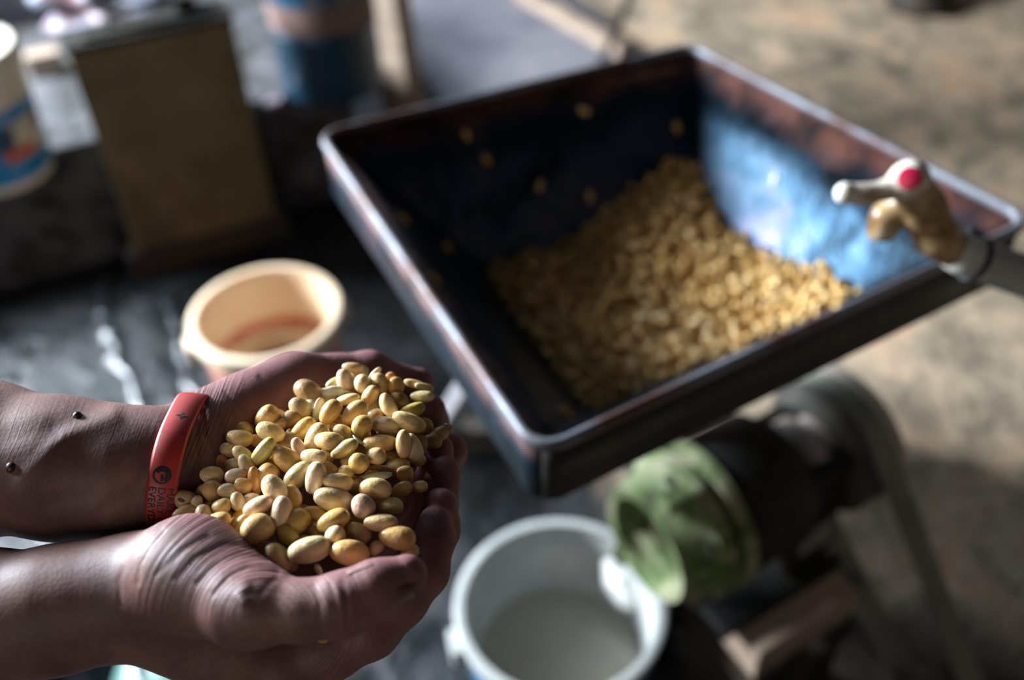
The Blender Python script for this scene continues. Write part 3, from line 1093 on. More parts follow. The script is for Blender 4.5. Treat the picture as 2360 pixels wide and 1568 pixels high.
# cream pail on the wet floor
H1 = 0.245
B1 = Vector(Pz(610, 716, H1)); B1.z = 0
p1 = pail('cream_pail', B1, 0.123, 0.10, H1, M['tan_pail'], 'cream plastic pail with a faded red ring and brown sediment, behind the cupped hands')
for z0, z1, m, nm in ((0.118, 0.138, 'red_stripe', 'inner_stripe'),):
    ra, rb = r_at(.123, .10, H1, z0) - 0.0037, r_at(.123, .10, H1, z1) - 0.0037
    lathe(nm, [(ra, z0), (ra - 0.0008, z0), (rb - 0.0008, z1), (rb, z1)], B1, (0, 0, 1), M[m], p1, 64)
lathe('red_skirt', [(0.103, 0.03), (0.1045, 0.03), (0.122, 0.195), (0.1205, 0.195)], B1, (0, 0, 1), M['pink_pail'], p1, 64)
sed = lathe('sediment', [(0.0005, 0.03), (0.0985, 0.03), (0.1035, 0.074), (0.0005, 0.077)], B1, (0, 0, 1), M['mud_water'], p1, 48)
ha = (Vector(EYE) - B1); ha.z = 0
side = Vector((-0.93, -0.36, 0)).normalized()
for s_ in (1, -1):
    box('handle_ear', B1 + side * s_ * 0.133 + ZZ * 0.205, side * s_, ZZ.cross(side), ZZ, 0.02, 0.04, 0.035, M['tan_pail'], p1, 0.006)
hp = []
for k in range(13):
    a = math.pi * k / 12
    hp.append(B1 + side * (0.14 * math.cos(a)) + Vector((0.36, -0.93, 0)) * (-0.10 * math.sin(a)) + ZZ * (0.205 - 0.10 * math.sin(a)))
tube('bail', hp, 0.0022, M['iron'], p1, 8)

# white pail under the spout
H2_ = 0.25
B2 = Vector(Pz(1291, 1390, H2_)); B2.z = 0
p2 = pail('white_pail', B2, 0.127, 0.105, H2_, M['white_pail'], 'white plastic pail with thin milky liquid below the green spout')
zl = 0.115
rl = r_at(.127, .105, H2_, zl) - 0.0042
tag(lathe('soy_milk', [(0.0005, zl - 0.1), (0.1, zl - 0.1), (rl, zl - 0.002), (rl, zl), (0.0005, zl + 0.0008)], B2, (0, 0, 1), M['milk'], None, 64), 'thin greyish soy milk standing in the white pail', 'liquid')
rt0, rt1 = 0.1135, 0.1285
lathe('blue_label', [(r_at(.127, .105, H2_, .03) + 0.0006, 0.03), (r_at(.127, .105, H2_, .03) + 0.0016, 0.03), (r_at(.127, .105, H2_, .195) + 0.0016, 0.195), (r_at(.127, .105, H2_, .195) + 0.0006, 0.195)], B2, (0, 0, 1), M['blue_print'], p2, 64)
side2 = Vector((-0.97, -0.22, 0)).normalized()
for s_ in (1, -1):
    box('handle_ear', B2 + side2 * s_ * 0.137 + ZZ * 0.205, side2 * s_, ZZ.cross(side2), ZZ, 0.02, 0.04, 0.035, M['white_pail'], p2, 0.006)
hp = []
for k in range(13):
    a = math.pi * k / 12
    hp.append(B2 + side2 * (0.147 * math.cos(a)) + Vector((0.22, -0.97, 0)) * (0.075 * math.sin(a)) + ZZ * (0.205 - 0.13 * math.sin(a)))
tube('bail', hp, 0.0022, M['iron'], p2, 8)
# glossy white blobs on the pail's inside wall
def wall_blob(name, chains, label):
    o = blob(name, chains, 0.0015, M['white_blob'], None, 0.006)
    return tag(o, label, 'white_blob')
def inner_d(px, py):
    """distance at which the sight line meets the inside of the white pail"""
    lo_, hi_ = 0.9, 1.6
    best = None
    for k in range(400):
        d = lo_ + (hi_ - lo_) * k / 399
        p = Vector(P(px, py, d)) - B2
        if p.z < H2_ and (p.x ** 2 + p.y ** 2) ** .5 > r_at(.127, .105, H2_, p.z) - 0.005 and p.y > -0.02:
            return d
    return 1.3
wall_blob('white_patch', [[(x, y, inner_d(x, y), r) for x, y, r in ((1408, 1305, 22), (1425, 1335, 36), (1445, 1370, 34), (1452, 1385, 22))]], 'bright white patch on the upper inside wall of the white pail')
wall_blob('white_streak', [[(x, y, inner_d(x, y), r) for x, y, r in ((1412, 1440, 10), (1410, 1465, 16), (1408, 1490, 12))]], 'small white streak low inside the white pail')

# ------------------------------------------------------------------ things along the back of the wet corner
SZ = 0.30
cbl, cbr = Vector(Pz(316, 588, 0.065)), Vector(Pz(640, 500, 0.065))
wc_ = (cbl + cbr) / 2
tag(box('timber_sleeper', (wc_.x + LY.x * 0.045, wc_.y + LY.y * 0.045, 0.032), LX, LY, ZZ, 0.36, 0.085, 0.064, M['wood_dark'], None, 0.006), 'dark timber sleeper on the floor under the tin canister', 'timber')
cx = (cbr - cbl).normalized(); cx.z = 0
cy = Vector((-cx.y, cx.x, 0))
cw = (cbr - cbl).length
tin = empty('tin_canister', (cbl + cbr) / 2 + cy * 0.046)
tag(tin, 'tall flat brown tin canister standing against the masonry platform', 'canister')
TH_ = 0.475
cc_ = (cbl + cbr) / 2 + cy * 0.046
box('body', cc_ + ZZ * TH_ / 2, cx, cy, ZZ, cw, 0.085, TH_, M['tin'], tin, 0.012)
for z, mm in ((0.012, 'tin'), (TH_ - 0.006, 'tin_dark')):
    box('seam', cc_ + ZZ * z, cx, cy, ZZ, cw + 0.006, 0.091, 0.014, M[mm], tin, 0.004)
box('lid_plate', cc_ + ZZ * (TH_ + 0.003), cx, cy, ZZ, cw * 0.8, 0.06, 0.012, M['tin_dark'], tin, 0.004)
tube('carry_handle', [cc_ + cx * (-0.07) + ZZ * TH_, cc_ + cx * (-0.06) + ZZ * (TH_ + 0.035), cc_ + cx * 0.06 + ZZ * (TH_ + 0.035), cc_ + cx * 0.07 + ZZ * TH_], 0.007, M['tin_dark'], tin, 10)
lathe('pour_cap', [(0.001, 0), (0.022, 0), (0.022, 0.025), (0.001, 0.025)], cc_ + cx * 0.08 + cy * 0.02 + ZZ * (TH_ + 0.009), ZZ, M['tin_dark'], tin, 24)

# blue paint tub, cut by the picture's edge
pb_ = Vector(Pz(12, 395, SZ))
tub = empty('paint_tub', pb_)
tag(tub, 'blue paint tub with orange and white print and a pale lid', 'tub')
def tub_prof(z): return 0.092 + (0.105 - 0.092) * z / 0.24
prof = [(0.001, 0), (0.094, 0)] + [(tub_prof(z), z) for z in (0.02, 0.08, 0.14, 0.19)] + [(0.001, 0.19)]
lathe('body', [(0.001, 0), (tub_prof(0), 0), (tub_prof(0.03), 0.03), (0.001, 0.03)], pb_, ZZ, M['cream_print'], tub, 48)
lathe('printed_wall', [(0.001, 0.018), (tub_prof(.018) + .0015, 0.018), (tub_prof(.165) + .0015, 0.165), (0.001, 0.165)], pb_, ZZ, M['blue_print'], tub, 48)
def tub_patch(name, a0, a1, z0, z1, mat, off):
    vs_, fs = [], []
    n = 10
    for i in range(n + 1):
        a = R(a0 + (a1 - a0) * i / n)
        for z in (z0, z1):
            for e_ in (0.0, off):
                r = tub_prof(z) + 0.0012 + e_
                vs_.append(pb_ + Vector((r * math.cos(a), r * math.sin(a), z)))
    for i in range(n):
        b = i * 4
        fs += [(b + 1, b + 5, b + 7, b + 3), (b + 3, b + 7, b + 6, b + 2), (b, b + 4, b + 5, b + 1)]
    fs += [(0, 1, 3, 2), (n * 4, n * 4 + 2, n * 4 + 3, n * 4 + 1)]
    return mesh_obj(name, vs_, fs, mat, tub)
tub_patch('emblem_panel', -44, 8, 0.060, 0.140, M['cream_print'], 0.0012)
tub_patch('emblem_orange', -56, -18, 0.064, 0.086, M['orange_print'], 0.0022)
tub_patch('emblem_navy', -78, -38, 0.090, 0.135, M['navy_print'], 0.0026)
tub_patch('emblem_red', -6, 8, 0.100, 0.135, M['rust_band'], 0.0026)
lathe('upper_wall', [(0.001, 0.165), (tub_prof(.165) + .001, 0.165), (tub_prof(.23), 0.23), (0.111, 0.232), (0.112, 0.25), (0.104, 0.262), (0.001, 0.262)], pb_, ZZ, M['cream_print'], tub, 48)

# faded blue steel drum at the upper edge
cyb = Vector(Pz(768, 190, SZ))
dr = empty('steel_drum', cyb)
tag(dr, 'faded blue upright steel drum with a pinkish rusted band beside the wooden post', 'drum')
lathe('body', [(0.001, 0), (0.108, 0), (0.112, 0.01), (0.112, 0.145), (0.115, 0.15), (0.112, 0.155), (0.112, 0.30), (0.115, 0.305), (0.112, 0.31), (0.112, 0.46), (0.10, 0.47), (0.001, 0.47)], cyb, ZZ, M['blue_steel'], dr, 40)
lathe('rust_band', [(0.1115, 0.158), (0.1135, 0.158), (0.1135, 0.215), (0.1115, 0.215)], cyb, ZZ, M['rust_band'], dr, 40)
lathe('rim', [(0.104, 0.462), (0.114, 0.462), (0.115, 0.482), (0.104, 0.482)], cyb, ZZ, M['blue_steel'], dr, 40)

# wooden post and boards behind the hopper
pbase = Vector(Pz(944, 330, 0.0))
post = beam('wooden_post', (pbase.x, pbase.y, 0), (pbase.x - 0.05, pbase.y + 0.03, 1.4), 0.09, 0.075, M['wood'], None, hint=(0.95, -0.3, 0))
tag(post, 'rough pale wooden post standing behind the hopper', 'post')
bd0, bd1 = Vector(Pz(985, 240, 0.0)), Vector(Pz(1010, 0, 0.0))
b0 = Vector(Pz(1150, 70, 0.02)); 
tag(box('grey_board', (b0.x, b0.y, 0.012), LX, LY, ZZ, 0.62, 0.8, 0.024, M['board'], None, 0.004), 'grey wooden board lying on the floor behind the hopper', 'board')
e0, e1 = Vector(Pz(1195, -20, 0.045)), Vector(Pz(1440, 118, 0.045))
tag(beam('pale_batten', e0, e1, 0.045, 0.04, M['wood'], None), 'pale wooden batten lying along the edge of the grey board', 'batten')
s0, s1 = Vector(Pz(1400, 118, 0.09)), Vector(Pz(1475, -60, 0.35))
tag(tube('thin_stick', [Vector(Pz(1385, 150, 0.05)), s1], 0.011, M['wood_dark'], None, 10), 'thin dark stick leaning up behind the hopper rim', 'stick')

# odds and ends
def lump(name, c, sx, sy, sz, mat, label, cat, seed, rough=0.25, sub=4):
    bm = bmesh.new()
    bmesh.ops.create_icosphere(bm, subdivisions=sub, radius=1.0)
    r_ = random.Random(seed)
    ph = [(Vector((r_.gauss(0, 1), r_.gauss(0, 1), r_.gauss(0, 1))) * 2.2, r_.uniform(0, 6)) for _ in range(9)]
    for v in bm.verts:
        k = 1 + rough * sum(math.sin(v.co.dot(w) * 1.7 + f) for w, f in ph) / 5
        p = v.co * k
        z = p.z * sz
        v.co = Vector(c) + Vector((p.x * sx, p.y * sy, max(z, -sz * 0.5) + sz * 0.5))
    return tag(from_bm(name, bm, mat, None, True), label, cat)
lump('plastic_bag', Pz(238, 55, SZ), 0.13, 0.10, 0.09, M['bag'], 'crumpled pale plastic bag behind the tin canister', 'bag', 5, 0.5)
lump('cloth_sack', Pz(10, 30, SZ), 0.11, 0.10, 0.08, M['board'], 'crumpled grey sack behind the blue paint tub', 'sack', 9, 0.5)
bx0 = Vector(Pz(112, 165, SZ))
tag(box('wood_block', bx0 + ZZ * 0.025, LX, LY, ZZ, 0.075, 0.05, 0.05, M['wood'], None, 0.004), 'small wooden block between the paint tub and the canister', 'block')
lathe_cap = lathe('bottle_cap', [(0.001, 0), (0.019, 0), (0.02, 0.004), (0.018, 0.012), (0.001, 0.013)], Pz(632, 240, SZ), ZZ, M['bag'], None, 24)
tag(lathe_cap, 'small round pale bottle cap on the step edge', 'cap')
lump('dark_stone', Pz(2105, 5, 0), 0.10, 0.14, 0.09, M['wood_dark'], 'dark stone lying on the dry floor at the upper edge', 'stone', 3, 0.25, 3)
td = Vector(Pz(430, 1590, 0)); 
tb = empty('teal_bowl', td)
tag(tb, 'pale teal plastic bowl turned over on the floor below the arm', 'bowl')
lathe('body', [(0.098, 0), (0.105, 0), (0.10, 0.03), (0.085, 0.062), (0.055, 0.078), (0.001, 0.08), (0.001, 0.074), (0.05, 0.072), (0.08, 0.056), (0.095, 0.028)], td, ZZ, M['teal'], tb, 40)
lathe('foot_ring', [(0.045, 0.074), (0.05, 0.074), (0.05, 0.086), (0.045, 0.086)], td, ZZ, M['teal'], tb, 32)
lump('dark_rag', Pz(40, 1600, 0), 0.11, 0.10, 0.06, M['rag'], 'dark crumpled rag on the floor below the arm', 'rag', 12, 0.4)


def trickle(pts, w, label):
    """narrow raised run of water on the floor"""
    m, nt, b = (M.get('water'), None, None) if 'water' in M else new_mat('run_of_water')
    if nt:
        b.inputs['Base Color'].default_value = lin('#23272b')
        b.inputs['Roughness'].default_value = 0.14
        b.inputs['Specular IOR Level'].default_value = 0.8
        bump(nt, b, noise(nt, coords(nt), 45, 4), 0.6, 0.01)
        M['water'] = m
    ps = [Vector(Pz(x, y, 0.001)) for x, y in pts]
    r_ = random.Random(int(pts[0][0]))
    out = []
    for i in range(len(ps) - 1):
        for k in range(6):
            out.append(ps[i].lerp(ps[i + 1], k / 6) + Vector((r_.uniform(-.006, .006), r_.uniform(-.006, .006), 0)))
    out.append(ps[-1])
    vs_, fs = [], []
    for i, p in enumerate(out):
        t = (out[min(i + 1, len(out) - 1)] - out[max(0, i - 1)]).normalized()
        s = Vector((-t.y, t.x, 0))
        ww = w * r_.uniform(0.5, 1.3)
        for k in range(7):
            u = -1 + 2 * k / 6
            vs_.append(p + s * (u * ww) + ZZ * (0.007 * (1 - u * u)))
    for i in range(len(out) - 1):
        for k in range(6):
            fs.append((i * 7 + k, i * 7 + k + 1, (i + 1) * 7 + k + 1, (i + 1) * 7 + k))
    return tag(mesh_obj('water_run', vs_, fs, M['water']), label, 'water')
trickle([(238, 625), (245, 720), (262, 800), (300, 880), (330, 940), (345, 1000)], 0.017, 'longer pale run of water shining on the wet floor above the wristband')
trickle([(385, 690), (412, 740), (425, 810), (432, 870), (470, 940)], 0.013, 'shorter pale run of water shining beside the cream pail')
#@@SECTION_HANDS
# ------------------------------------------------------------------ the person: two forearms and cupped hands
def D_heap(px, py):
    """depth of the top of the handful of beans"""
    base = 0.450 * 0.7713 / (0.669 + 0.743 * (py - 784) / FPX)
    q = ((px - 720) / 330) ** 2 + ((py - 1090) / 260) ** 2
    return base - 0.010 * max(0.0, 1 - q)

right_core = [
    [(-950, 1600, .50, 225), (-420, 1500, .46, 190), (-60, 1440, .437, 160), (150, 1402, .431, 134), (255, 1381, .429, 122), (330, 1372, .428, 124)],   # forearm
    [(330, 1350, .428, 112), (440, 1325, .414, 122), (575, 1392, .397, 99)],                       # ball of the thumb
    [(330, 1395, .433, 112), (450, 1425, .437, 124), (560, 1490, .437, 112), (650, 1535, .432, 84)],   # outer hand to index knuckle
    [(420, 1330, .448, 90), (560, 1370, .46, 80), (720, 1400, .47, 72)],
    [(420, 1300, .46, 80), (600, 1300, .482, 70), (760, 1300, .49, 62)],
]
right_fing = [
    [(560, 1392, .395, 90), (610, 1402, .390, 78), (700, 1409, .387, 69), (790, 1394, .386, 73), (870, 1358, .388, 66), (938, 1325, .391, 47)],        # thumb
    [(600, 1510, .437, 82), (665, 1532, .432, 76), (765, 1500, .426, 66), (855, 1452, .424, 65), (925, 1385, .426, 58), (978, 1318, .430, 55), (1000, 1240, .436, 48), (1003, 1205, .438, 40)],  # index
    [(640, 1460, .458, 70), (760, 1440, .46, 62), (880, 1380, .455, 62), (975, 1300, .452, 56), (1008, 1220, .450, 50), (1015, 1165, .447, 41)],      # middle
    [(680, 1390, .474, 66), (820, 1360, .478, 58), (940, 1280, .474, 54), (1005, 1170, .47, 48), (1022, 1090, .466, 40)],                            # ring
    [(700, 1310, .488, 60), (850, 1270, .495, 50), (950, 1180, .492, 45), (1005, 1090, .486, 40), (1012, 1035, .482, 34)],                           # little
]
left_core = [
    [(-950, 930, .575, 205), (-420, 1000, .505, 185), (-60, 1055, .476, 170), (150, 1080, .469, 153), (300, 1092, .467, 143), (385, 1086, .468, 128), (430, 1084, .47, 116)],
    [(430, 1060, .476, 92), (495, 1010, .487, 104), (580, 968, .502, 100), (655, 918, .518, 90)],   # ball of the thumb
    [(445, 1108, .480, 96), (560, 1110, .497, 92), (740, 1060, .53, 74)],
    [(430, 1150, .478, 86), (560, 1180, .494, 80), (740, 1160, .522, 68)],
    [(500, 1050, .495, 95), (640, 1010, .52, 84), (780, 985, .55, 66)],
]
left_fing = [
    [(640, 925, .516, 86), (690, 890, .528, 77), (775, 885, .541, 68), (852, 874, .549, 64), (905, 882, .555, 44), (965, 884, .560, 36)],            # thumb
    [(720, 1000, .548, 62), (830, 990, .562, 56), (935, 985, .564, 52), (985, 968, .552, 46), (990, 945, .538, 38)],                                # index
    [(720, 1060, .545, 62), (850, 1070, .556, 55), (970, 1060, .556, 50), (1030, 1045, .545, 44), (1040, 1035, .531, 37)],                          # middle
    [(720, 1120, .535, 60), (850, 1150, .543, 52), (955, 1140, .543, 47), (1015, 1115, .532, 42), (1022, 1090, .52, 36)],
    [(720, 1180, .525, 54), (830, 1220, .53, 46), (925, 1225, .53, 42), (975, 1205, .52, 36)],
]
H_VOX = 0.0011
parts = []
for core, fing in ((right_core, right_fing), (left_core, left_fing)):
    lo, hi = joints_box(core + fing)
    F = Field(lo, hi, H_VOX)
    S = chain_field(F, fing, 0.010, core=core)
    parts.append(F.nets(S))
    del S
pos = np.concatenate([parts[0][0], parts[1][0]])
quads = np.concatenate([parts[0][1], parts[1][1] + len(parts[0][0])])
nR = len(parts[0][0])
px = pos[:, 0] / pos[:, 2] * FPX + IW / 2
py = -pos[:, 1] / pos[:, 2] * FPX + IH / 2
isR = np.arange(len(pos)) < nR
# broad relief: tendons of the forearm and the knuckle folds
def seg_dist(ax, ay, bx, by):
    t = np.clip(((px - ax) * (bx - ax) + (py - ay) * (by - ay)) / ((bx - ax) ** 2 + (by - ay) ** 2), 0, 1)
    return np.hypot(px - ax - t * (bx - ax), py - ay - t * (by - ay))
# vertex normals
nrm = np.zeros_like(pos)
fn = np.cross(pos[quads[:, 2]] - pos[quads[:, 0]], pos[quads[:, 3]] - pos[quads[:, 1]])
for i in range(4):
    for q in range(3):
        nrm[:, q] += np.bincount(quads[:, i], fn[:, q], len(pos))
nrm /= np.maximum(np.linalg.norm(nrm, axis=1), 1e-12)[:, None]
front = nrm[:, 2] < 0.25
def groove(line, depth, sig, side):
    """a crease pressed into the skin along a line of positions, or a raised cord when depth is negative"""
    d = np.full(len(pos), 1e9)
    for (a, b) in zip(line[:-1], line[1:]):
        d = np.minimum(d, seg_dist(*a, *b))
    w = np.exp(-(d / sig) ** 2) * front * side
    return w[:, None] * nrm * (-depth)
dl = np.zeros_like(pos)
Rm, Lm = isR.astype(float), (~isR).astype(float)
# right hand: folds over the ball of the thumb, thumb joint folds, wrist line
for ln_, dp, sg in (([(492, 1370), (528, 1328), (575, 1308), (640, 1318)], .0011, 7), ([(453, 1345), (495, 1304), (560, 1276), (620, 1290)], .0007, 6),
                    ([(405, 1335), (450, 1285), (520, 1252), (580, 1262)], .0006, 6), ([(359, 1325), (421, 1267), (480, 1235)], .0006, 6),
                    ([(277, 1395), (274, 1340), (296, 1280), (330, 1240)], .0007, 7), ([(317, 1345), (322, 1304), (346, 1257), (375, 1225)], .0008, 7),
                    ([(560, 1385), (548, 1372), (566, 1352)], -.0010, 14), ([(725, 1350), (738, 1390), (735, 1440)], .0006, 7),
                    ([(762, 1345), (772, 1395), (775, 1450)], .0008, 8), ([(790, 1340), (800, 1390), (800, 1440)], .0007, 7),
                    ([(640, 1330), (620, 1345), (600, 1370)], .0005, 7)):
    dl += groove(ln_, dp * (0.55 if dp > 0 else 1), sg, Rm)
# left forearm: two tendons and wrist folds; palm lines
for ln_, dp, sg in (([(40, 1130), (150, 1010), (260, 960)], -.0016, 24), ([(110, 1160), (260, 1125), (345, 1120)], .0012, 26), ([(0, 1010), (120, 985)], .0010, 30),
                    ([(240, 1170), (300, 1140), (345, 1075)], .0010, 16), ([(455, 960), (452, 1020), (462, 1080)], .0006, 6), ([(470, 945), (472, 1000), (500, 1060)], .0007, 6),
                    ([(440, 1000), (480, 985), (505, 980)], .0004, 5), ([(600, 868), (640, 900), (665, 935)], .0005, 6), ([(520, 905), (545, 935), (560, 950)], .0004, 5)):
    dl += groove(ln_, dp * 0.8, sg, Lm)
pos = pos + dl
person = empty('person', (-0.86, 0.2, 0.0))
tag(person, 'person holding out two bare forearms with cupped hands full of soybeans', 'person')
arms = fast_mesh('body', cam_to_world(pos), quads, M['skin'], person)
me = arms.data
# wrinkle field and masks
wr = np.zeros(len(pos)); wm = np.zeros(len(pos)); palm = np.zeros(len(pos))
def sm(x, a, b):
    t = np.clip((x - a) / (b - a), 0, 1)
    return t * t * (3 - 2 * t)
u_th = np.hypot((px - 610) * 1.0, (py - 1430) * 1.05)
m_th = sm(px, 300, 380) * (1 - sm(px, 610, 700)) * (1 - sm(py, 1370, 1450)) * Rm
wr += u_th * 0.17 * Rm
wm += m_th * 1.0
m_jt = np.exp(-((px - 770) / 60) ** 2) * (py > 1300) * Rm * sm(py, 1320, 1350)
wm = np.maximum(wm, 0.55 * m_jt)
wm = np.maximum(wm, 0.10 * Rm * sm(px, 250, 400))
wr += ((px * 0.9 + py * 0.35) * 0.15) * Lm
m_w = np.exp(-((px - 480) / 60) ** 2) * Lm
wm = np.maximum(wm, (0.06 + 0.5 * m_w) * Lm)
palm = np.clip(sm(px, 420, 520) * Lm + sm(px, 360, 450) * (1 - sm(py, 1300, 1400)) * Rm * 0.8 + sm(px, 700, 800) * Rm * 0.6, 0, 1)
for nme, arr in (('wrinkle', wr), ('wrinkle_mask', wm), ('palm', palm)):
    a = me.attributes.new(nme, 'FLOAT', 'POINT')
    a.data.foreach_set('value', arr.astype(np.float32))

# the rest of the standing figure, beyond the picture's edge
eR, eL = P(-950, 1600, .50), P(-950, 930, .575)
shR, shL = np.array([-0.80, 0.01, 1.33]), np.array([-0.80, 0.37, 1.31])
mid = (shR + shL) / 2
def figure(name, segs, mat, h=0.008, k=0.03):
    lo = np.min([np.minimum(a, b) - max(ra, rb) for a, b, ra, rb in segs], 0) - 0.03
    hi = np.max([np.maximum(a, b) + max(ra, rb) for a, b, ra, rb in segs], 0) + 0.03
    F = Field(lo, hi, h)
    S = F.blank()
    for a, b, ra, rb in segs:
        F.cone(S, a, b, ra, rb, k, 0.06)
    p, f = F.nets(S)
    return fast_mesh(name, p, f, mat, person)
A_ = np.array
hipR, hipL = A_([-0.86, 0.11, 0.92]), A_([-0.86, 0.28, 0.92])
wR_, wL_ = P(-420, 1500, .46), P(-420, 1000, .505)
figure('shirt', [(shR, eR, .062, .060), (shL, eL, .062, .062), (eR, eR * .75 + wR_ * .25, .060, .057), (eL, eL * .75 + wL_ * .25, .062, .058), (shR, shL, .07, .07), (mid + A_([0, -.08, -.1]), hipR + A_([0, 0, .05]), .115, .105),
                 (mid + A_([0, .08, -.1]), hipL + A_([0, 0, .05]), .115, .105), (mid, mid + A_([-.01, 0, .06]), .075, .06)], M['shirt'])
figure('trousers', [(hipR, hipL, .11, .11), (hipR, hipR + A_([.01, -.02, -.45]), .095, .065), (hipR + A_([.01, -.02, -.45]), hipR + A_([0, -.03, -.84]), .062, .05),
                    (hipL, hipL + A_([.01, .02, -.45]), .095, .065), (hipL + A_([.01, .02, -.45]), hipL + A_([0, .03, -.84]), .062, .05)], M['rag'])
for hp_, s_ in ((hipR, -1), (hipL, 1)):
    an = A_([hp_[0], hp_[1] + s_ * .03, 0.06])
    figure('foot', [(an, an + A_([-.03, 0, -.02]), .042, .036), (an, an + A_([.13, s_ * .02, -.03]), .04, .028)], M['skin'], 0.005, 0.02)
hd = mid + A_([0.02, 0, .27])
figure('head', [(mid + A_([-.005, 0, .04]), hd + A_([0, 0, -.06]), .055, .052), (hd + A_([-.015, 0, .03]), hd + A_([.0, 0, .02]), .085, .085), (hd + A_([.03, 0, -.03]), hd + A_([.04, 0, -.085]), .06, .035),
                (hd + A_([.085, 0, .01]), hd + A_([.105, 0, -.025]), .010, .015), (hd + A_([0, .08, -.01]), hd + A_([-.005, .085, -.03]), .016, .012), (hd + A_([0, -.08, -.01]), hd + A_([-.005, -.085, -.03]), .016, .012),
                (hd + A_([.075, -.02, -.062]), hd + A_([.075, .02, -.062]), .011, .011)], M['skin'], 0.005, 0.014)
figure('hair', [(hd + A_([-.03, 0, .05]), hd + A_([.02, 0, .055]), .083, .078), (hd + A_([-.05, 0, 0]), hd + A_([-.04, 0, .05]), .07, .08)], M['tin_dark'], 0.006, 0.02)
for s_ in (-1, 1):
    figure('eye', [(hd + A_([.078, s_ * .032, .012]), hd + A_([.079, s_ * .032, .012]), .012, .012)], M['bag'], 0.002, 0.004)

# thumb nail of the near hand: a curved plate on the outer side of the last joint
def nail(chain_a, chain_b, rpx, facing, name, ln=0.5):
    a, b = Vector(P(*chain_a[:3])), Vector(P(*chain_b[:3]))
    ax = (b - a).normalized()
    f = Vector(facing); f = (f - ax * f.dot(ax)).normalized()
    s = ax.cross(f)
    r = rpx * chain_a[2] / FPX
    vs_, fs = [], []
    nu, nv = 9, 9
    L = (b - a).length * ln
    for top in (1, 0):
        for i in range(nu):
            u = i / (nu - 1)
            wdt = 0.95 * (1 - 0.25 * abs(2 * u - 1) ** 3)
            for j in range(nv):
                v = -1 + 2 * j / (nv - 1)
                an = v * wdt
                rr = (r * (1 - 0.14 * u) + 0.0006) * (1.0 if top else 0.97)
                vs_.append(a + ax * (u * L + 0.2 * r) + (f * math.cos(an) + s * math.sin(an)) * rr)
    o2 = nu * nv
    for i in range(nu - 1):
        for j in range(nv - 1):
            q = (i * nv + j, (i + 1) * nv + j, (i + 1) * nv + j + 1, i * nv + j + 1)
            fs.append(q)
            fs.append(tuple(o2 + k for k in q[::-1]))
    for i in range(nu - 1):
        for j in (0, nv - 1):
            p0, p1 = i * nv + j, (i + 1) * nv + j
            fs.append((p0, o2 + p0, o2 + p1, p1) if j == 0 else (p0, p1, o2 + p1, o2 + p0))
    for j in range(nv - 1):
        for i in (0, nu - 1):
            p0, p1 = i * nv + j, i * nv + j + 1
            fs.append((p0, p1, o2 + p1, o2 + p0) if i == 0 else (p0, o2 + p0, o2 + p1, p1))
    return mesh_obj(name, vs_, fs, M['nail'], person)
def toward(p, dx, dy, dz):
    return RT * dx - UP * dy + fwd * dz
nail((850, 1368, .387), (938, 1325, .391), 64, toward(None, 0.35, 0.75, -0.45), 'thumbnail', 0.85)
# moles on the far forearm
def skin_point(x, y, side):
    k = np.argmin((px - x) ** 2 + (py - y) ** 2 + np.where(front & side, 0, 1e9))
    return Vector(cam_to_world(pos[k:k + 1])[0]), Vector(RT * nrm[k, 0] + UP * nrm[k, 1] + fwd * nrm[k, 2])
for (x, y, r, h) in ((178, 958, 0.0020, 0.0018), (25, 1078, 0.0024, 0.0012)):
    p_, n_ = skin_point(x, y, ~isR)
    lathe('mole', [(0.0002, h), (r * 0.6, h * 0.85), (r, h * 0.2), (r * 1.05, -0.001), (0.0002, -0.001)], p_, n_, M['mole'], person, 16)

# ------------------------------------------------------------------ wristband
wa, wb = cc(330, 1094, .467), cc(430, 1080, .470)
WC = cam_to_world(((wa + wb) / 2)[None])[0]
WC = Vector(P(424, 1083, .4695))
axis = Vector(RT * 0.98 - UP * 0.12 + fwd * 0.05).normalized()
# the loop leans: its camera side sits nearer the elbow
vN = Vector(UP); vN = (vN - axis * vN.dot(axis)).normalized()
vF = axis.cross(vN).normalized()
if vF.dot(Vector(-fwd)) < 0: vF = -vF
WB, TB = 0.0068, 0.0016
# the loop follows the wrist it is worn on
wv = cam_to_world(pos[nR:]) - np.array(WC)
w_ax = wv @ np.array(axis)
sl_ = (np.abs(w_ax) < WB * 1.1) & (np.linalg.norm(wv, axis=1) < 0.0345)
w_an = np.arctan2(wv[sl_] @ np.array(vN), wv[sl_] @ np.array(vF))
w_r = np.hypot(wv[sl_] @ np.array(vN), wv[sl_] @ np.array(vF))
NBIN = 72
prof_r = np.zeros(NBIN)
np.maximum.at(prof_r, ((w_an / (2 * math.pi)) * NBIN).astype(int) % NBIN, w_r)
for k in range(NBIN):
    if prof_r[k] == 0: prof_r[k] = prof_r[k - 1]
for _ in range(6):
    prof_r = np.maximum(prof_r, (np.roll(prof_r, 1) + np.roll(prof_r, -1)) / 2)
for _ in range(4):
    prof_r = (np.roll(prof_r, 1) + 2 * prof_r + np.roll(prof_r, -1)) / 4
prof_r += 0.0016
RB = float(prof_r.mean())
def rad(a):
    f = (a / (2 * math.pi)) * NBIN
    i = math.floor(f); t = f - i
    return prof_r[i % NBIN] * (1 - t) + prof_r[(i + 1) % NBIN] * t
def band_pt(a, w, r):
    """a: angle from the camera side (0) over the top (90); w across the band"""
    return WC + (vF * math.cos(a) + vN * math.sin(a)) * (r - RB + rad(a)) + axis * w
wrb = empty('wristband', WC)
tag(wrb, 'red silicone wristband with black lettering around the far wrist', 'wristband')
vs_, fs = [], []
NB = 96
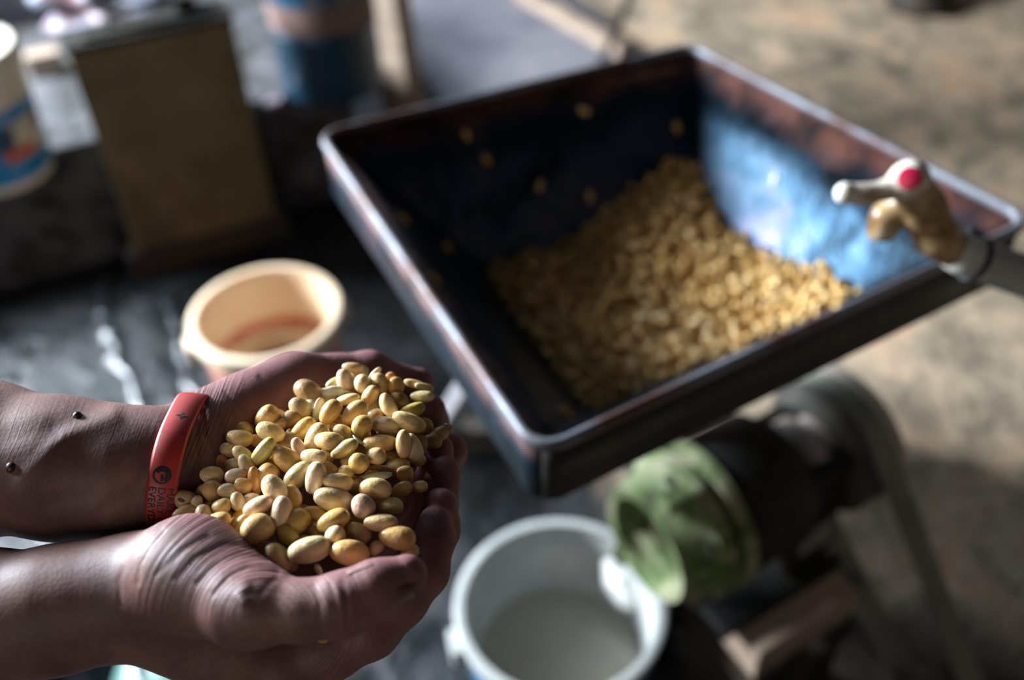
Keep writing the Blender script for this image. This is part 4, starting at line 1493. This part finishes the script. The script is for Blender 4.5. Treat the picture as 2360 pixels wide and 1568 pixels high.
prof = [(-WB, 0), (-WB * 0.8, TB * 0.5), (0, TB * 0.62), (WB * 0.8, TB * 0.5), (WB, 0), (WB * 0.8, -TB * 0.5), (0, -TB * 0.5), (-WB * 0.8, -TB * 0.5)]
for i in range(NB):
    a = 2 * math.pi * i / NB
    for (w, r) in prof:
        vs_.append(band_pt(a, w, RB + r))
m_ = len(prof)
for i in range(NB):
    for k in range(m_):
        l = (k + 1) % m_
        fs.append((i * m_ + k, i * m_ + l, ((i + 1) % NB) * m_ + l, ((i + 1) % NB) * m_ + k))
mesh_obj('band', vs_, fs, M['band'], wrb)


def wrap(vertsL, facesL, name):
    """flat shape (x along the band downwards, y across) wrapped on the band"""
    v2 = []
    for (x, y) in vertsL:
        v2.append(band_pt(-x / RB, y, RB + TB * 0.62 + 0.00012))
    return mesh_obj(name, v2, facesL, M['ink'], wrb, False)


def text_shape(txt, size):
    cu = bpy.data.curves.new('lettering', 'FONT')
    cu.body = txt
    cu.size = size
    cu.resolution_u = 3
    o = bpy.data.objects.new('lettering', cu)
    me_ = o.to_mesh()
    v = [(p.co.x, p.co.y) for p in me_.vertices]
    f = [tuple(p.vertices) for p in me_.polygons]
    o.to_mesh_clear()
    bpy.data.objects.remove(o)
    bpy.data.curves.remove(cu)
    return v, f


for txt, y0, x0 in (('MAKE', 0.0026, 0.0034), ('DAILY CHA', -0.0014, 0.0034), ('EVERYDAY', -0.0054, 0.0034)):
    v, f = text_shape(txt, 0.0046)
    wrap([(x0 + a * 1.0, y0 + b) for a, b in v], f, 'lettering')
# ring emblem with an inner hook, and a small star on top
v, f = [], []
def arc(cx_, cy_, r0, r1, a0, a1, n=20):
    b = len(v)
    for i in range(n + 1):
        a = R(a0 + (a1 - a0) * i / n)
        v.append((cx_ + r0 * math.cos(a), cy_ + r0 * math.sin(a)))
        v.append((cx_ + r1 * math.cos(a), cy_ + r1 * math.sin(a)))
    for i in range(n):
        f.append((b + 2 * i, b + 2 * i + 1, b + 2 * i + 3, b + 2 * i + 2))
arc(-0.0020, -0.0006, 0.0033, 0.0041, 0, 360, 30)
arc(-0.0020, -0.0006, 0.0016, 0.0033, 30, 250, 20)
b = len(v); v += [(-0.0022, -0.0010), (0.0008, -0.0010), (0.0008, 0.0002), (-0.0022, 0.0002)]; f.append((b, b + 1, b + 2, b + 3))
wrap(v, f, 'emblem')
v, f = [], []
n = 8
b = 0
for i in range(16):
    a = 2 * math.pi * i / 16
    r_ = 0.0030 if i % 4 == 0 else (0.0011 if i % 2 == 0 else 0.0014)
    v.append((-0.0345 + r_ * math.cos(a), 0.0004 + r_ * math.sin(a)))
v.append((-0.0345, 0.0004))
f = [(i, (i + 1) % 16, 16) for i in range(16)]
wrap(v, f, 'star')
#@@SECTION_BEANS
# ------------------------------------------------------------------ the handful of beans, one by one
Z = 400 / 2023.0
O = {1: (380, 800), 2: (700, 800), 3: (380, 1060), 4: (700, 1060)}
# region, x, y, length, width, tilt, colour, level
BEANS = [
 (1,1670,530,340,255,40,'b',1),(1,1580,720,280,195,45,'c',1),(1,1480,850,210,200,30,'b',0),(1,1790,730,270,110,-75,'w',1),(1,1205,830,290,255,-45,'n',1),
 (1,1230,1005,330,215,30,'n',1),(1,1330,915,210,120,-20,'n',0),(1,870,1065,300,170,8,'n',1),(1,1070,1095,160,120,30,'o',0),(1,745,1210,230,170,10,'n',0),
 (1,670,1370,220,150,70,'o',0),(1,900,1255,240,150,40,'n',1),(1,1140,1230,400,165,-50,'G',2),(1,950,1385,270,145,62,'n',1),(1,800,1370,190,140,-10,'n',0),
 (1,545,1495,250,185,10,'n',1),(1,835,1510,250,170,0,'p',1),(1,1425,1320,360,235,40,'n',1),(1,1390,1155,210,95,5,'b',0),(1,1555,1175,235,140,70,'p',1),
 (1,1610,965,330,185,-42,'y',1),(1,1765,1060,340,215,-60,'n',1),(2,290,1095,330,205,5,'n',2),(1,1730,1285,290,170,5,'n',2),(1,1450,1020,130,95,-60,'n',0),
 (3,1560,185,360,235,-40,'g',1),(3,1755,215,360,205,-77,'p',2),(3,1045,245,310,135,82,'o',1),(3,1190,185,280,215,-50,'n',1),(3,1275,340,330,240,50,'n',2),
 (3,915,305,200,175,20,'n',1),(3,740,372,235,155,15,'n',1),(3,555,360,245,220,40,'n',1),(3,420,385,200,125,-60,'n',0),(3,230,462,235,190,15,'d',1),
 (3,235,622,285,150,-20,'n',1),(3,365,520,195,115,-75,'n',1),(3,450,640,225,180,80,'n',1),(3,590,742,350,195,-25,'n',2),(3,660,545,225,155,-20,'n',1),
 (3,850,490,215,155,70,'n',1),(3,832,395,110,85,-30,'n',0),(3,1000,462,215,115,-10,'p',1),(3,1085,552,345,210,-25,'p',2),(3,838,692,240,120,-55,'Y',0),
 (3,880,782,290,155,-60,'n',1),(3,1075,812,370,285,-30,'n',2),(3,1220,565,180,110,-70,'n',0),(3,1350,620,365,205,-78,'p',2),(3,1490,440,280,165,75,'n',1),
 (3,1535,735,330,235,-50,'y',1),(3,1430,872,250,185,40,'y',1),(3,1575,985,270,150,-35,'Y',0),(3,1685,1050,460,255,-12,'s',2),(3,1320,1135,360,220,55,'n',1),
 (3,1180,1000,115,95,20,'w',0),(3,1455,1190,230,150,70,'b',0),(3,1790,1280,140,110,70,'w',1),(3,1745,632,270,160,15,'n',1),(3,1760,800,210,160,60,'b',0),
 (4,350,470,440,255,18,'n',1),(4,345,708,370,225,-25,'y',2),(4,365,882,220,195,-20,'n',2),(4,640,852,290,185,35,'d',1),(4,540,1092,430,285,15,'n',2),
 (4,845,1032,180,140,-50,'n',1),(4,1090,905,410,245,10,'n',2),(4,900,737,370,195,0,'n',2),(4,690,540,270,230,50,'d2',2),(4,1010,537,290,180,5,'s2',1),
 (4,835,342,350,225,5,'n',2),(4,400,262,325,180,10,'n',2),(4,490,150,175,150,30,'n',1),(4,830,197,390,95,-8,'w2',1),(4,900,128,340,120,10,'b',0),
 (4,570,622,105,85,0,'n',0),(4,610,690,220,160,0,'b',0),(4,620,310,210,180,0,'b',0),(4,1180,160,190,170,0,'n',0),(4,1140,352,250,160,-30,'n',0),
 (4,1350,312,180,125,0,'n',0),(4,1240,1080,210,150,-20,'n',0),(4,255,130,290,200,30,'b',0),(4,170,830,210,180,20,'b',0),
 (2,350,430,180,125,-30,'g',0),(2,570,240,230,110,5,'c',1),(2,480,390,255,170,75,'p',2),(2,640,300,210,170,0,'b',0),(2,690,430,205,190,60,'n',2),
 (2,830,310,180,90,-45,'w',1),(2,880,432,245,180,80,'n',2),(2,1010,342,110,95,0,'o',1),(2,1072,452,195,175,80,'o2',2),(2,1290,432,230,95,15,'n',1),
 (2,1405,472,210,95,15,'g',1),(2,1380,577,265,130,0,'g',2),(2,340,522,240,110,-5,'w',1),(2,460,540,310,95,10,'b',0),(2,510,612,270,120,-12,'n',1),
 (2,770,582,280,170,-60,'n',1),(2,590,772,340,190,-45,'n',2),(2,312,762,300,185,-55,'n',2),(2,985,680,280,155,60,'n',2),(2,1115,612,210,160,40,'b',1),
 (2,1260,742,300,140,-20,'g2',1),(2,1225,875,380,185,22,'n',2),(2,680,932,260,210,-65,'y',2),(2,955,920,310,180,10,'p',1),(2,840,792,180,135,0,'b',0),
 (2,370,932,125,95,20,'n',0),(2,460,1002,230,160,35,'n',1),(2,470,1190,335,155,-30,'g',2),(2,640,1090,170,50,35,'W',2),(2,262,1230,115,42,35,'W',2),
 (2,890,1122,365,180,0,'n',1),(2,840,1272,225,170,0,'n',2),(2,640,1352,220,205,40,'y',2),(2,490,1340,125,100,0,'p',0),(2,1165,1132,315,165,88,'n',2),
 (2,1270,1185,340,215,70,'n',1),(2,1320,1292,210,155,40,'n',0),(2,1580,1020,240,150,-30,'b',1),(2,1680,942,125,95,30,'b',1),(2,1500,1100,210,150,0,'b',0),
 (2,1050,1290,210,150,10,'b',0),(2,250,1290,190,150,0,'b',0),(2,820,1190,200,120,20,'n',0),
]
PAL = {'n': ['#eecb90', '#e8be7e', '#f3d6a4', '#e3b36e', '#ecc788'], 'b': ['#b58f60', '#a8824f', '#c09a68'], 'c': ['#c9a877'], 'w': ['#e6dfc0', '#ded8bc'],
       'w2': ['#dcd9b4'], 'o': ['#d99a58', '#dca263'], 'o2': ['#d8a45e'], 'G': ['#d8c878'], 'p': ['#f0d2a8', '#ecc9a4'], 'y': ['#e0b868', '#d9b060'], 'Y': ['#e3b03c', '#dfaa3a'],
       'g': ['#d6bf86', '#d0bb7e'], 'g2': ['#d2b75e'], 'd': ['#d9bb84'], 'd2': ['#dcb79a'], 's': ['#e0cb98'], 's2': ['#dcc286'], 'W': ['#f2efe6']}
GROUP = 'soybeans heaped in the cupped hands'
big_bean = [bean_mesh('bean_shape', 22, 14, M['bean'], kidney=k, flat=f, taper=t) for k, f, t in ((0.10, 0.86, 0.05), (0.20, 0.84, 0.09), (0.04, 0.9, 0.12))]


def split_bean_mesh():
    """bean whose two halves have parted along a seam"""
    v, f = uv_bean(26, 16, 0.08, 0.95, 0.05)
    v = [(x, y, z - 0.10 * math.exp(-(y / 0.07) ** 2) * (1 if z > 0 else 0) * max(0, 1 - (2 * x) ** 2)) for x, y, z in v]
    me = bpy.data.meshes.new('split_bean_shape')
    me.from_pydata(v, [], f)
    me.polygons.foreach_set('use_smooth', [True] * len(me.polygons))
    me.materials.append(M['bean'])
    return me


def sprout_mesh():
    """short curved pale root"""
    vs_, fs = [], []
    for i in range(9):
        t = i / 8
        r = 0.30 * (math.sin(math.pi * (0.12 + 0.8 * t)) ** 0.6)
        for k in range(8):
            a = 2 * math.pi * k / 8
            vs_.append((t - 0.5, r * math.cos(a) + 0.35 * math.sin(math.pi * t) - 0.2, r * math.sin(a)))
    for i in range(8):
        for k in range(8):
            l = (k + 1) % 8
            fs.append((i * 8 + k, i * 8 + l, (i + 1) * 8 + l, (i + 1) * 8 + k))
    fs += [tuple(range(8))[::-1], tuple(range(64, 72))]
    me = bpy.data.meshes.new('sprout_shape')
    me.from_pydata(vs_, [], fs)
    me.polygons.foreach_set('use_smooth', [True] * len(me.polygons))
    me.materials.append(M['bean'])
    return me


SPLIT, SPROUT = split_bean_mesh(), sprout_mesh()
HIL = bean_mesh('hilum_shape', 12, 6, M['hilum'], kidney=0, flat=0.5, taper=0)
LAB = {'G': 'yellow-green split soybean with a dark open seam, near the middle of the handful', 's': 'large glossy soybean with a lengthwise seam at the near edge of the handful',
       'd': 'tan soybean showing its dark hilum in the cupped hands', 'd2': 'pinkish soybean showing a round pale hilum in the cupped hands',
       'w2': 'slim pale split half of a soybean in the shaded side of the handful', 's2': 'wet soybean with a bright white glint beside the dark fingers',
       'o2': 'small orange-tan soybean at the far end of the handful', 'g2': 'yellow-green soybean beside the far fingertip'}
COLN = {'n': 'pale tan soybean', 'b': 'brownish soybean', 'c': 'brown wrinkled soybean', 'w': 'pale loose bean skin', 'o': 'orange tinted soybean', 'p': 'pinkish pale soybean',
        'y': 'yellow soybean', 'Y': 'bright yellow soybean', 'g': 'greenish yellow soybean', 'W': 'tiny white sprout'}
items = []
for (rg, x, y, L, W, an, c, lv) in BEANS:
    bx_, by_ = O[rg][0] + x * Z, O[rg][1] + y * Z
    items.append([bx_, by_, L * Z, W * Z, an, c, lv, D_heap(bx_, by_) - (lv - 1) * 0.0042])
# beans of the layer below, seen through the gaps
for k in range(400):
    bx_, by_ = rng.uniform(430, 1010), rng.uniform(880, 1310)
    e = ((bx_ - 715) / 300) ** 2 + ((by_ - 1085) / 215) ** 2 + 0.9 * ((bx_ - 715) / 300) * ((by_ - 1085) / 215)
    if e > 0.66: continue
    if any(i[6] == -1 and math.hypot(i[0] - bx_, i[1] - by_) < 46 for i in items): continue
    sz = rng.uniform(50, 62)
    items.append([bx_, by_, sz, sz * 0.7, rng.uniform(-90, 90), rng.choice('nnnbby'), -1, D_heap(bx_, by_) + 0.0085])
# settle: a bean that would sink into a nearer one moves deeper
items.sort(key=lambda i: i[7])
done = []
for it in items:
    for ot in done:
        ddx, ddy = it[0] - ot[0], it[1] - ot[1]
        dist = math.hypot(ddx, ddy)
        th = math.degrees(math.atan2(ddy, ddx))
        def ext(q):
            a = R(th - q[4]); A, B = q[2] / 2, q[3] / 2
            return A * B / math.hypot(B * math.cos(a), A * math.sin(a))
        s = ext(it) + ext(ot)
        if dist < s * 0.98:
            sep = (it[3] + ot[3]) * 0.43 * math.sqrt(max(0, 1 - (dist / s) ** 2)) * it[7] / FPX
            lim = D_heap(it[0], it[1]) + (0.007 if it[6] >= 0 else 0.016)
            it[7] = max(it[7], min(lim, ot[7] + sep * 0.9))
    done.append(it)
seen_lab = {}
for (bx_, by_, L, W, an, c, lv, d) in done:
    if c == 'W': shp = SPROUT
    elif c in ('G', 's'): shp = SPLIT
    else: shp = big_bean[rng.randrange(3)]
    o = bpy.data.objects.new('sprout' if c == 'W' else 'soybean', shp)
    COL.objects.link(o)
    w = d / FPX
    u = Vector(RT * math.cos(R(an)) - UP * math.sin(R(an)) + fwd * math.tan(R(rng.uniform(-14, 14))))
    n = Vector(-fwd + UP * 0.15)
    x = u.normalized()
    n = (n - x * n.dot(x)).normalized()
    y = n.cross(x)
    m = Matrix((x, y, n)).transposed().to_4x4()
    roll = Matrix.Rotation(rng.uniform(-0.15, 0.15) if c in ('G', 's', 'd', 'd2') else rng.uniform(0, 6.28), 4, 'X')
    if c == 's': roll = Matrix.Rotation(0.9, 4, 'X')
    thick = 0.55 if c in ('w', 'w2') else 0.94
    o.matrix_world = Matrix.Translation(P(bx_, by_, d)) @ m @ roll @ Matrix.Diagonal((L * w * 1.09, W * w * 1.2, W * w * 1.16 * thick / 0.86, 1))
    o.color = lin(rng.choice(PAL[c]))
    if c in ('d', 'd2'):
        h = bpy.data.objects.new('hilum', HIL)
        COL.objects.link(h)
        h.parent = o
        h.matrix_basis = Matrix.Translation((0.02, -0.06, 0.405)) @ Matrix.Diagonal((0.36, 0.22, 0.09, 1))
    if c in LAB and c != 'd':
        tag(o, LAB[c], 'soybean', GROUP)
    elif c == 'd':
        lab = 'tan soybean showing its dark hilum ' + ('beside the red wristband' if bx_ < 600 else 'near the tip of the near thumb')
        tag(o, lab, 'soybean', GROUP)
    elif c == 'W':
        tag(o, 'tiny white sprout ' + ('between two beans, the larger of the two' if bx_ > 780 else 'beside a pale bean, the smaller of the two'), 'sprout', GROUP)
    elif lv == -1:
        tag(o, 'soybean in the lower layer of the handful, seen through gaps', 'soybean', GROUP)
    else:
        row = 'far' if by_ < 960 else 'near' if by_ > 1170 else 'middle'
        colm = 'wristband end' if bx_ < 560 else 'fingertip end' if bx_ > 880 else None
        if colm is None: colm = 'centre'
        place = {('far', 'centre'): 'beside the far thumb', ('far', 'fingertip end'): 'by the far fingertips', ('far', 'wristband end'): 'by the far palm',
                 ('middle', 'centre'): 'in the centre of the handful', ('middle', 'wristband end'): 'towards the red wristband', ('middle', 'fingertip end'): 'in the shade of the fingers',
                 ('near', 'centre'): 'next to the near thumb', ('near', 'wristband end'): 'on the near palm', ('near', 'fingertip end'): 'at the tip of the near thumb'}[(row, colm)]
        size = 'small ' if L < 42 else 'large ' if L > 68 else ''
        shape = 'round ' if W / L > 0.78 else 'slender ' if W / L < 0.5 else ''
        pose = 'lying level' if abs(an) < 16 else 'standing upright' if abs(an) > 66 else 'slanting downwards' if an > 0 else 'slanting upwards'
        low = ' under other beans' if lv == 0 else ''
        tag(o, (size + shape + COLN[c] + ' ' + pose + low + ' ' + place), 'soybean', GROUP)
# the yellow bean caught below the thumb
o = bpy.data.objects.new('soybean', big_bean[0])
COL.objects.link(o)
w = .412 / FPX
o.matrix_world = Matrix.Translation(P(742, 1466, .412)) @ Matrix((RT, -UP, -fwd)).transposed().to_4x4() @ Matrix.Diagonal((40 * w, 34 * w, 34 * w, 1))
o.color = lin('#dcb83c')
tag(o, 'single yellow soybean caught below the near thumb', 'soybean')
# dry straw on the thumb tip
sa, sb = Vector(P(802, 1324, .372)), Vector(P(862, 1300, .374))
tag(tube('straw_bit', [sa, sa.lerp(sb, .2), sa.lerp(sb, .7), sb], [0.0011, 0.0006, 0.0005, 0.0002], M['wood'], None, 6), 'thin dry straw bit lying across the near thumb', 'straw')
